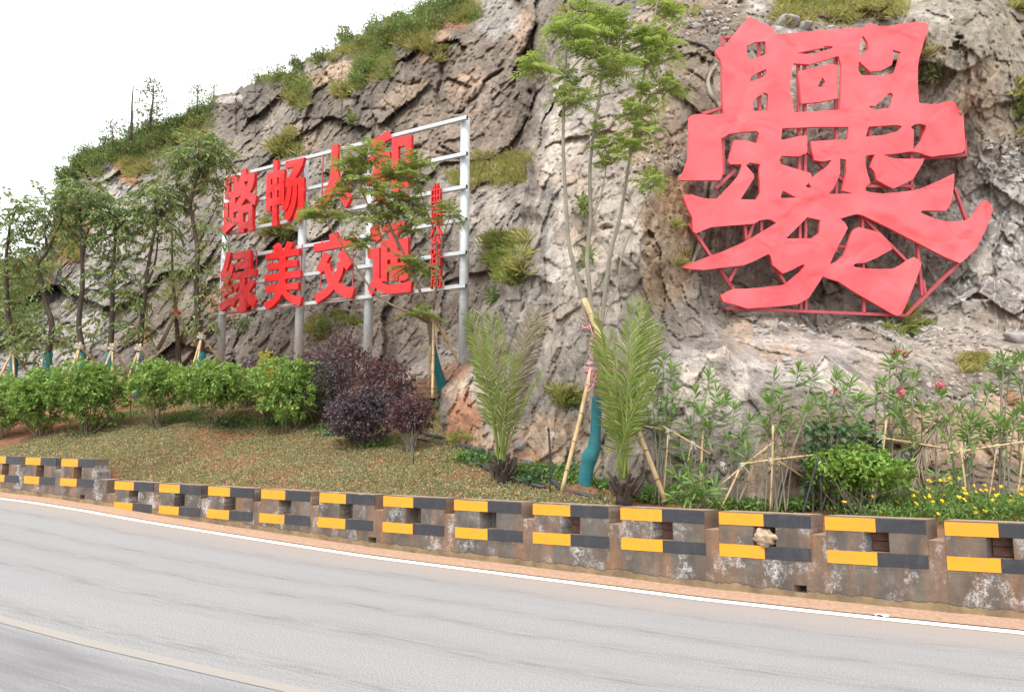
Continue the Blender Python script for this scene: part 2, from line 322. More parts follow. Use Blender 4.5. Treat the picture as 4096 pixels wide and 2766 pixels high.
M['leaf_weed'] = leaf_mat('weed_leaves', (0.065, 0.145, 0.04), (0.125, 0.23, 0.055), (0.21, 0.33, 0.085), 0.3, 0.5)
M['leaf_hill'] = leaf_mat('hill_shrub_leaves', (0.065, 0.115, 0.05), (0.12, 0.18, 0.07), (0.21, 0.26, 0.1), 0.25, 0.55)
M['leaf_hill2'] = leaf_mat('fresh_hill_leaves', (0.085, 0.15, 0.05), (0.15, 0.225, 0.07), (0.26, 0.32, 0.11), 0.3, 0.5)
M['grass'] = leaf_mat('hill_grass', (0.32, 0.36, 0.11), (0.47, 0.49, 0.16), (0.6, 0.57, 0.26), 0.35, 0.6, (0.40, 0.32, 0.16), 0.2)
M['grass_green'] = leaf_mat('green_grass', (0.2, 0.29, 0.075), (0.31, 0.4, 0.11), (0.45, 0.48, 0.17), 0.35, 0.6)
M['cover'] = leaf_mat('ground_cover_leaves', (0.16, 0.24, 0.12), (0.35, 0.32, 0.145), (0.5, 0.35, 0.18), 0.2, 0.65, (0.13, 0.23, 0.13), 0.3, 5.0)
M['dry'] = leaf_mat('dry_frond', (0.26, 0.20, 0.13), (0.38, 0.31, 0.22), (0.48, 0.42, 0.33), 0.2, 0.7)
M['petal_yellow'] = simple('yellow_petals', (0.78, 0.50, 0.01), 0.6, 0.15, 20)
M['petal_pink'] = simple('pink_petals', (0.76, 0.14, 0.25), 0.6, 0.25, 40)
M['petal_purple'] = simple('magenta_petals', (0.42, 0.03, 0.34), 0.6, 0.25, 40)

# ------------------------------------------------------------------ object helpers
def tag(o, label=None, cat=None, group=None, kind=None):
    if label: o['label'] = label
    if cat: o['category'] = cat
    if group: o['group'] = group
    if kind: o['kind'] = kind
    return o
def thing(name, label, cat, loc, group=None):
    o = bpy.data.objects.new(name, None); o.empty_display_size = 0.1
    o.location = [float(x) for x in loc]; COL.objects.link(o)
    return tag(o, label, cat, group)
def wloc(p):
    v = np.zeros(3)
    while p is not None: v = v + np.array(p.location); p = p.parent
    return v
def mesh(name, V, Fc, mat, parent=None, smooth=False, attrs=None, loc=None):
    V = np.asarray(V, float)
    if parent is not None: off = wloc(parent)
    else: off = np.zeros(3) if loc is None else np.asarray(loc, float)
    V = V - off
    me = bpy.data.meshes.new(name)
    if isinstance(Fc, np.ndarray):
        n, k = Fc.shape
        me.vertices.add(len(V)); me.vertices.foreach_set('co', V.astype(np.float32).ravel())
        me.loops.add(n * k); me.loops.foreach_set('vertex_index', Fc.astype(np.int32).ravel())
        me.polygons.add(n); me.polygons.foreach_set('loop_start', np.arange(0, n * k, k, dtype=np.int32))
        me.polygons.foreach_set('loop_total', np.full(n, k, np.int32))
        me.update(calc_edges=True)
    else:
        me.from_pydata([tuple(v) for v in V], [], [tuple(f) for f in Fc]); me.update()
    if smooth: me.polygons.foreach_set('use_smooth', np.ones(len(me.polygons), bool))
    for an, (typ, data) in (attrs or {}).items():
        a = me.attributes.new(an, typ, 'POINT')
        key = {'FLOAT_VECTOR': 'vector', 'FLOAT_COLOR': 'color', 'FLOAT': 'value'}[typ]
        a.data.foreach_set(key, np.asarray(data, np.float32).ravel())
    me.materials.append(mat)
    o = bpy.data.objects.new(name, me); COL.objects.link(o)
    if parent is not None: o.parent = parent
    else: o.location = off
    return o

class MB:
    def __init__(s): s.V = []; s.F = []; s.k = 0
    def add(s, V, Fc):
        V = np.asarray(V, float); s.V.append(V)
        s.F += [tuple(int(i) + s.k for i in f) for f in Fc]; s.k += len(V)
    def hexa(s, P):   # 8 points: 0-3 bottom ring, 4-7 top ring
        s.add(P, [(3, 2, 1, 0), (4, 5, 6, 7), (0, 1, 5, 4), (1, 2, 6, 5), (2, 3, 7, 6), (3, 0, 4, 7)])
    def tube(s, pts, rad, n=7, cap=True):
        pts = np.asarray(pts, float); m = len(pts)
        rad = np.full(m, rad) if np.isscalar(rad) else np.asarray(rad, float)
        T = np.gradient(pts, axis=0); T /= np.linalg.norm(T, axis=1)[:, None] + 1e-9
        ref = np.array([1, 0, 0.0]) if abs(T[0][0]) < 0.8 else np.array([0, 1.0, 0])
        u = np.cross(T, ref); u /= np.linalg.norm(u, axis=1)[:, None] + 1e-9
        w = np.cross(T, u)
        an = np.linspace(0, 2 * np.pi, n, endpoint=False)
        V = (pts[:, None] + rad[:, None, None] * (np.cos(an)[None, :, None] * u[:, None] + np.sin(an)[None, :, None] * w[:, None])).reshape(-1, 3)
        Fc = [(i * n + j, i * n + (j + 1) % n, (i + 1) * n + (j + 1) % n, (i + 1) * n + j) for i in range(m - 1) for j in range(n)]
        if cap: Fc += [tuple(range(n))[::-1], tuple((m - 1) * n + j for j in range(n))]
        s.add(V, Fc)
    def beam(s, a, b, w, h, up=(0, 0, 1)):
        a, b = np.asarray(a, float), np.asarray(b, float); t = (b - a) / np.linalg.norm(b - a)
        up = np.asarray(up, float); x = np.cross(t, up); x /= np.linalg.norm(x); y = np.cross(x, t)
        P = [a + x * sx * w / 2 + y * sy * h / 2 for sx, sy in ((-1, -1), (1, -1), (1, 1), (-1, 1))]
        P += [p + (b - a) for p in P]
        s.add(P, [(0, 1, 2, 3), (7, 6, 5, 4), (0, 4, 5, 1), (1, 5, 6, 2), (2, 6, 7, 3), (3, 7, 4, 0)])
    def build(s, name, mat, parent=None, smooth=False, loc=None):
        return mesh(name, np.concatenate(s.V), s.F, mat, parent, smooth, None, loc)

def unit(v): return v / (np.linalg.norm(v, axis=-1, keepdims=True) + 1e-9)
def leaves(C, D, L, W, fold=0.25, droop=0.0, six=False, rng=RNG):
    """Leaf faces: base points C, directions D, lengths L, widths W -> (V, F)."""
    C = np.asarray(C, float); n = len(C); D = unit(np.asarray(D, float))
    L = np.broadcast_to(L, (n,))[:, None]; W = np.broadcast_to(W, (n,))[:, None]
    up = unit(np.array([0, 0, 1.0]) + rng.normal(0, 0.45, (n, 3)))
    S = unit(np.cross(D, up)); N = np.cross(S, D)
    dz = np.array([0, 0, -1.0]) * droop
    if not six:
        V = np.stack([C, C + D * L * 0.5 + S * W * 0.5 + N * W * fold, C + D * L + dz * L, C + D * L * 0.5 - S * W * 0.5 + N * W * fold], 1)
        b = np.arange(n)[:, None] * 4
        Fc = np.concatenate([b + np.array([[0, 1, 2]]), b + np.array([[0, 2, 3]])])
    else:
        V = np.stack([C, C + D * L * 0.33 + S * W * 0.45 + N * W * fold, C + D * L * 0.72 + S * W * 0.4 + N * W * fold + dz * L * 0.5, C + D * L + dz * L,
                      C + D * L * 0.72 - S * W * 0.4 + N * W * fold + dz * L * 0.5, C + D * L * 0.33 - S * W * 0.45 + N * W * fold], 1)
        b = np.arange(n)[:, None] * 6
        Fc = np.concatenate([b + np.array([[0, 1, 2]]), b + np.array([[0, 2, 3]]), b + np.array([[0, 3, 4]]), b + np.array([[0, 4, 5]])])
    return V.reshape(-1, 3), Fc
def cat_leaves(parts):
    Vs, Fs, k = [], [], 0
    for V, Fc in parts: Vs.append(V); Fs.append(Fc + k); k += len(V)
    return np.concatenate(Vs), np.concatenate(Fs)
def rdir(n, rng=RNG): return unit(rng.normal(0, 1, (n, 3)))
def smooth_path(pts, m=4):
    """Catmull-Rom through the points."""
    P = np.asarray(pts, float)
    if len(P) < 3: return np.array([P[0] + (P[-1] - P[0]) * k / m for k in range(m + 1)])
    Q = np.vstack([2 * P[0] - P[1], P, 2 * P[-1] - P[-2]]); out = []
    for i in range(1, len(Q) - 2):
        for k in range(m):
            x = k / m
            out.append(0.5 * ((2 * Q[i]) + (-Q[i - 1] + Q[i + 1]) * x + (2 * Q[i - 1] - 5 * Q[i] + 4 * Q[i + 1] - Q[i + 2]) * x ** 2 + (-Q[i - 1] + 3 * Q[i] - 3 * Q[i + 1] + Q[i + 2]) * x ** 3))
    out.append(P[-1]); return np.array(out)

# ------------------------------------------------------------------ the line of the wall (plan curve), road heights, planting bed heights
def _curve():
    a = 0.3091; c = np.array([3.9979, 6.4624]); S = [0.0]; P = [c.copy()]; A = [a]; n = 20
    for i in range(34):
        kk = max(0.0238 - 0.0024 * i, 0.0) if i < 11 else 0.0
        for j in range(n):
            a += kk / n; c = c + np.array([-math.cos(a), math.sin(a)]) / n; S.append(S[-1] + 1 / n); P.append(c.copy()); A.append(a)
    a = 0.3091; c = np.array([3.9979, 6.4624]); s2, q2, a2 = [], [], []
    for j in range(24 * n):
        a -= (0.0238 if j < 8 * n else 0.0) / n; c = c - np.array([-math.cos(a), math.sin(a)]) / n; s2.append(-(j + 1) / n); q2.append(c.copy()); a2.append(a)
    return np.array(s2[::-1] + S), np.array(q2[::-1] + P), np.array(a2[::-1] + A)
WS, WP, WA = _curve()
def wp(s, o=0.0):
    """Plan point at wall station s, distance o behind the wall face (negative = on the road)."""
    x = np.interp(s, WS, WP[:, 0]); y = np.interp(s, WS, WP[:, 1]); a = np.interp(s, WS, WA)
    return np.stack([x + np.sin(a) * o, y + np.cos(a) * o], -1)
_BS = [-24, -0.27, 0.49, 1.56, 2.13, 3.0, 4.27, 6.03, 8.06, 9.85, 11.19, 12.46, 13.99, 40]
_BZ = [-0.55, 0.071, 0.089, 0.115, 0.128, 0.161, 0.203, 0.254, 0.345, 0.426, 0.503, 0.56, 0.601, 1.5]
def road_z(s): return np.interp(s, _BS, _BZ)
def bed_z(s, o):
    base = np.interp(s, [-24, 2.5, 4.5, 11, 12, 40], [0.66, 0.70, 0.73, 0.80, 1.06, 1.9])
    k = np.interp(s, [-24, 1.5, 3.0, 4.6, 40], [0.03, 0.06, 0.17, 0.30, 0.30])
    return base + k * np.maximum(o - 0.36, 0)
def so_of(x, y):
    i = int(np.argmin((WP[:, 0] - x) ** 2 + (WP[:, 1] - y) ** 2))
    return WS[i], (x - WP[i, 0]) * math.sin(WA[i]) + (y - WP[i, 1]) * math.cos(WA[i])
def ground_z(x, y):
    s, o = so_of(x, y); return float(bed_z(s, o)) if o > 0.3 else float(road_z(s))
def bed_hit(px, py):
    r = ray(px, py)
    for tt in np.arange(6.0, 22, 0.04):
        p = O + r * tt; s, o = so_of(p[0], p[1])
        if o > 0.36 and p[2] <= bed_z(s, o): return np.array([p[0], p[1], float(bed_z(s, o))]), tt
    return p, tt

def sheet(name, s0, s1, ds, olist, zf, mat, attr=True):
    ss = np.arange(s0, s1 + 1e-6, ds); oo = np.asarray(olist, float)
    Sg, Og = np.meshgrid(ss, oo, indexing='ij')
    XY = wp(Sg, -Og); Z = zf(Sg, Og)
    V = np.concatenate([XY, Z[..., None]], -1).reshape(-1, 3)
    n, m = Sg.shape; i = np.arange(n - 1)[:, None] * m + np.arange(m - 1)[None]
    Fc = np.stack([i, i + m, i + m + 1, i + 1], -1).reshape(-1, 4)
    so = np.stack([Sg, Og, 0 * Sg], -1).reshape(-1, 3)
    return mesh(name, V, Fc, mat, None, True, {'so': ('FLOAT_VECTOR', so)})
# ground sheet to the horizon, road, markings, dusty verge
g = mesh('ground', [(-900, -900, -1.6), (900, -900, -1.6), (900, 900, -1.6), (-900, 900, -1.6)], [(0, 1, 2, 3)], M['ground']); tag(g, kind='structure')
rd = sheet('road', -22, 32, 0.25, np.concatenate([[-0.05], np.linspace(0.25, 8.5, 34)]), lambda s, o: road_z(s) - 0.004, M['asphalt']); tag(rd, kind='structure')
def wline(s, o): return road_z(s) + 0.0005
ln = sheet('road_edge_line', -22, 32, 0.2, [0.295, 0.412], wline, M['white_paint']); tag(ln, kind='structure')
cl = sheet('road_centre_line', -22, 32, 0.2, [3.735, 3.835], wline, M['worn_yellow_paint']); tag(cl, kind='structure')
rg = np.linspace(-0.02, 0.27, 7)
vg = sheet('road_verge', -22, 32, 0.06, rg, lambda s, o: road_z(s) + 0.004 + np.maximum(0, 0.22 - o) * 0.10 + 0.010 * (fbm(np.stack([s * 5, o * 9, 0 * s], -1), 5, 3) - 0.35) * (o < 0.25), M['red_dust']); tag(vg, kind='structure')
oo = np.concatenate([[0.16], np.linspace(0.4, 6, 90), np.linspace(6.3, 16, 30)])
def bedf(s, o):
    return bed_z(s, -o) + (fbm(np.stack([s * 1.6, o * 1.6, 0 * s], -1), 9, 4) - 0.5) * 0.16 * np.clip((-o - 0.4) * 2, 0.1, 1)
bed = sheet('planting_bed', -12, 30, 0.10, -oo[::-1], bedf, M['red_soil']); tag(bed, kind='structure')

# ------------------------------------------------------------------ cliff
RIDGE = np.array([(-900, 1600), (-600, 1420), (-300, 1190), (0, 1050), (100, 1030), (185, 965), (215, 860), (247, 723), (300, 660), (353, 610), (450, 585), (582, 545), (700, 500), (800, 452), (846, 400), (855, 378),
    (935, 372), (960, 345), (1024, 322), (1090, 300), (1130, 278), (1200, 258), (1244, 235), (1290, 215), (1332, 190), (1420, 150), (1482, 128), (1548, 93), (1600, 82), (1685, 55), (1773, 2), (1900, -90), (2200, -330), (2600, -560), (3200, -700), (4200, -760), (5000, -760)], float)
FAR = np.array([(-900, 1500, 19), (-300, 1500, 19), (0, 1500, 20), (400, 1500, 21), (-900, 1150, 25), (0, 1060, 26), (100, 1350, 21.5), (250, 1050, 24.5), (520, 700, 27.5), (247, 723, 28), (582, 547, 30.5), (850, 390, 30), (1024, 330, 30),
    (1244, 235, 29), (1482, 128, 30), (1773, 5, 30), (1900, -200, 31), (2200, -330, 28), (900, 1000, 23), (900, 1400, 20.8), (900, 700, 26), (1300, 1400, 18.8), (1300, 1000, 20.5), (1300, 700, 23), (1300, 500, 25.2), (1060, 480, 28.3),
    (1700, 1450, 16.6), (1850, 1450, 15.6), (1800, 1100, 18), (1800, 760, 19.2), (1900, 735, 18.8), (1900, 610, 21.6), (2100, 735, 17.6), (2100, 620, 20.5), (1700, 450, 23), (1700, 200, 25.2), (2000, 300, 23), (2000, 60, 26), (2050, 900, 16.5), (2000, 1250, 14.8),
    (1800, 1560, 13.6), (2150, 0, 25), (2300, 300, 20), (1550, 300, 25.5), (1500, 200, 28), (700, 1480, 20.5), (500, 1200, 23.5), (1000, 1480, 19.8), (1300, 2100, 17.5), (0, 2100, 19), (2000, 2100, 13), (2400, 2100, 11), (700, 2100, 19), (-900, 2100, 18), (5000, 2100, 10), (5000, -760, 24), (3200, -700, 24)], float)
NEAR = np.array([(1745, 1680, 11.6), (1850, 1650, 11.2), (2000, 1800, 10.2), (2300, 1850, 9.7), (2600, 1950, 9.1), (2900, 1950, 8.8), (3300, 1950, 8.5), (3700, 1950, 8.5), (4100, 1950, 8.3), (1880, 1450, 12.2), (2200, 1400, 10.6), (2150, 1000, 11.4), (2200, 700, 12.0), (2200, 400, 14.2),
    (2400, 300, 14.2), (2600, 1400, 10.0), (2600, 1000, 10.9), (2600, 700, 11.6), (2600, 400, 12.8), (2700, 130, 14.8), (2800, -200, 18), (2300, 100, 17.5), (2400, -100, 19.5), (2300, -300, 23), (2900, 1385, 9.7), (3300, 1420, 9.5), (3650, 1460, 9.6), (2900, 1500, 9.4), (3300, 1600, 9.0), (3700, 1650, 9.2), (4100, 1650, 9.4),
    (2900, 1315, 11.6), (3300, 1335, 12.0), (3650, 1350, 12.1), (2900, 1100, 12.2), (2850, 500, 12.6), (3300, 1100, 12.9), (3300, 700, 13.3), (3300, 250, 14.0), (3100, 130, 14.3), (3550, 110, 14.6), (3100, -100, 17), (3500, -200, 18), (3650, 80, 13.2), (3900, 50, 13.0), (4000, 700, 12.6), (3750, 250, 12.8), (3900, 1100, 12.2), (4000, 1330, 11.4), (4000, 1450, 10.2),
    (4300, 600, 12.4), (4300, 1200, 11.4), (4900, 800, 12.5), (4900, 1950, 8.6), (4900, -700, 20), (4200, -700, 19), (3200, -700, 24), (2600, -560, 24), (2500, 2150, 8.6), (3500, 2150, 8.1), (4500, 2150, 7.9), (1800, 2150, 10.6), (900, 2000, 14), (900, 1000, 14)], float)
EDGE = np.array([(2330, -800), (2300, -300), (2270, 60), (2235, 250), (2193, 383), (2149, 550), (2114, 735), (2126, 870), (2080, 1000), (2020, 1090), (1980, 1190), (1927, 1264), (1885, 1430), (1790, 1560), (1748, 1660), (1760, 1800), (1700, 2200)], float)
def rbf_fit(P):
    X = P[:, :2] / 1000; n = len(X)
    K = np.linalg.norm(X[:, None] - X[None], axis=-1) + 1e-6 * np.eye(n)
    A = np.zeros((n + 3, n + 3)); A[:n, :n] = K; A[:n, n] = 1; A[:n, n + 1:] = X; A[n:, :n] = A[:n, n:].T
    return X, np.linalg.solve(A, np.concatenate([P[:, 2], np.zeros(3)]))
def rbf(fit, px, py):
    X, w = fit; q = np.stack([px, py], -1) / 1000; r = w[-3] + w[-2] * q[..., 0] + w[-1] * q[..., 1]
    for i in range(len(X)): r = r + w[i] * np.sqrt((q[..., 0] - X[i, 0]) ** 2 + (q[..., 1] - X[i, 1]) ** 2)
    return r
FF, NF = rbf_fit(FAR), rbf_fit(NEAR)
def edge_sd(px, py):
    """Signed distance (photo pixels) to the near cliff's left border, positive inside (right)."""
    best = np.full(px.shape, 1e9); 
    for (ax, ay), (bx, by) in zip(EDGE[:-1], EDGE[1:]):
        tx, ty = bx - ax, by - ay; l2 = tx * tx + ty * ty
        u = np.clip(((px - ax) * tx + (py - ay) * ty) / l2, 0, 1)
        best = np.minimum(best, np.hypot(px - ax - u * tx, py - ay - u * ty))
    ex = np.interp(py, EDGE[:, 1], EDGE[:, 0])
    return np.where(px > ex, best, -best)
def seg_dist(px, py, pts):
    best = np.full(px.shape, 1e9)
    for (ax, ay), (bx, by) in zip(pts[:-1], pts[1:]):
        tx, ty = bx - ax, by - ay; l2 = tx * tx + ty * ty + 1e-9
        u = np.clip(((px - ax) * tx + (py - ay) * ty) / l2, 0, 1)
        best = np.minimum(best, np.hypot(px - ax - u * tx, py - ay - u * ty))
    return best
CRACKS = [([(1797, 150), (1782, 194), (1773, 264), (1764, 310), (1753, 360), (1750, 420)], 7, 0.8), ([(2010, 275), (1940, 325), (1931, 374), (1883, 410), (1835, 446)], 7, 0.7), ([(1560, 190), (1508, 247), (1464, 335), (1430, 400), (1427, 440)], 9, 0.6),
    ([(1395, 385), (1425, 420)], 12, 0.9), ([(2075, 0), (2130, 110), (2125, 200), (2095, 215)], 15, 1.2), ([(2205, 170), (2220, 210)], 12, 0.8), ([(2120, 365), (2140, 395)], 13, 0.9), ([(1217, 280), (1210, 325), (1230, 320)], 7, 0.6), ([(955, 375), (948, 460), (950, 540)], 7, 0.6),
    ([(1680, 330), (1620, 335), (1560, 325)], 5, 0.4), ([(1600, 440), (1530, 400), (1540, 385)], 4, 0.35), ([(1330, 330), (1290, 290), (1285, 270)], 5, 0.4), ([(1450, 440), (1540, 440)], 5, 0.4), ([(1840, 640), (1720, 600), (1660, 590)], 9, 0.45), ([(1305, 480), (1240, 470), (1140, 505)], 6, 0.35),
    ([(2375, 335), (2382, 385)], 11, 0.35), ([(2410, 340), (2440, 335)], 7, 0.3), ([(2415, 915), (2440, 915)], 9, 0.3), ([(2110, 620), (2113, 735)], 6, 0.3), ([(3500, 1790), (3540, 1795), (3590, 1790)], 11, 0.25), ([(3600, 1870), (3820, 1890), (4090, 1935)], 4, 0.10), ([(2860, 640), (2790, 940), (2760, 1090)], 6, 0.3)]
def base_depth(px, py):
    q = np.stack([px / 210, py / 210, 0 * px], -1)
    sd = edge_sd(px, py) + (fbm(q * 3, 31, 4) - 0.5) * 60
    m = np.clip(sd / np.interp(py, [-300, 150, 450, 600], [260, 200, 60, 34]) * 0.5 + 0.5, 0, 1); m = m * m * (3 - 2 * m)
    return rbf(FF, px, py) * (1 - m) + np.minimum(rbf(NF, px, py), rbf(FF, px, py) + 2) * m
def rot(p, ax, ay):
    c, s = math.cos(ax), math.sin(ax); x, y, z = p[..., 0], p[..., 1], p[..., 2]
    x, z = c * x - s * z, s * x + c * z; c, s = math.cos(ay), math.sin(ay)
    y, z = c * y - s * z, s * y + c * z; return np.stack([x, y, z], -1)
def cliff_depth(px, py, full=False):
    d = base_depth(px, py)
    P = O + rays(px, py) * d[..., None]
    near = np.clip(edge_sd(px, py) / 80 * 0.5 + 0.5, 0, 1)
    W = P + 0.12 * np.stack([fbm(P * 0.9, 41, 3) - 0.5, fbm(P * 0.9, 47, 3) - 0.5, fbm(P * 0.9, 53, 3) - 0.5], -1) * 2
    W = W + 0.05 * np.stack([fbm(P * 4.5, 43, 3) - 0.5, fbm(P * 4.5, 49, 3) - 0.5, fbm(P * 4.5, 59, 3) - 0.5], -1) * 2
    R = np.where((near > 0.5)[..., None], rot(W, 0.14, 0.12), rot(W, 0.22, 0.15))
    amp = 1 + 0.25 * (1 - near)
    sm = np.clip((py - 1290) / 60, 0, 1) * np.clip((px - 2850) / 80, 0, 1) * 0.4           # smoother ledge rock, lower right
    panel = np.exp(-(((px - 3330) / 420) ** 2 + ((py - 700) / 480) ** 2) ** 2) * 0.5
    amp = amp * (1 - sm) * (1 - panel)
    r1, t1, e1, k1 = facets(R * np.array([0.42, 0.42, 0.36]), 101)
    r2, t2, e2, k2 = facets(R * np.array([1.15, 1.0, 0.62]) + 3.1, 131)
    r3, t3, e3, k3 = facets(R * np.array([3.6, 3.2, 1.35]) + 7.7, 161)
    disp = (r1 - 0.5) * 0.80 * (1.0 - 0.6 * near) + t1 * (0.52 - 0.16 * near)
    disp = disp + (r2 - 0.5) * 0.13 + t2 * 0.24
    disp = disp + (r3 - 0.5) * 0.07 + t3 * 0.17 - 0.025 * np.exp(-(e3 / 0.05) ** 2)
    r4 = t4 = 0
    r4, t4, e4, k4 = facets(R * np.array([8.5, 8.0, 4.5]) + 1.7, 191)
    disp = disp + ((r4 - 0.5) * 0.035 + t4 * 0.085)
    disp = disp * amp + (fbm(P * 0.45, 61, 3) - 0.5) * 0.55 * (1 - sm) * (1 - panel) + (fbm(P * 4, 67, 4) - 0.5) * 0.08
    disp = disp * np.clip((py - np.interp(px, RIDGE[:, 0], RIDGE[:, 1])) / 40, 0.15, 1)
    if full:
        q = np.stack([px / 40, py / 40, 0 * px], -1); wx = (fbm(q, 71, 3) - 0.5) * 26; wy = (fbm(q, 73, 3) - 0.5) * 26
        for pts, w, dep in CRACKS:
            x0, y0 = np.min(pts, 0); x1, y1 = np.max(pts, 0)
            m = (px > x0 - 80) & (px < x1 + 80) & (py > y0 - 80) & (py < y1 + 80)
            dd = seg_dist(px[m] + wx[m], py[m] + wy[m], pts); disp[m] -= 0.6 * dep * np.exp(-(dd / w) ** 2)
        return d - disp, near, (k1, k2, k3)
    return d - disp

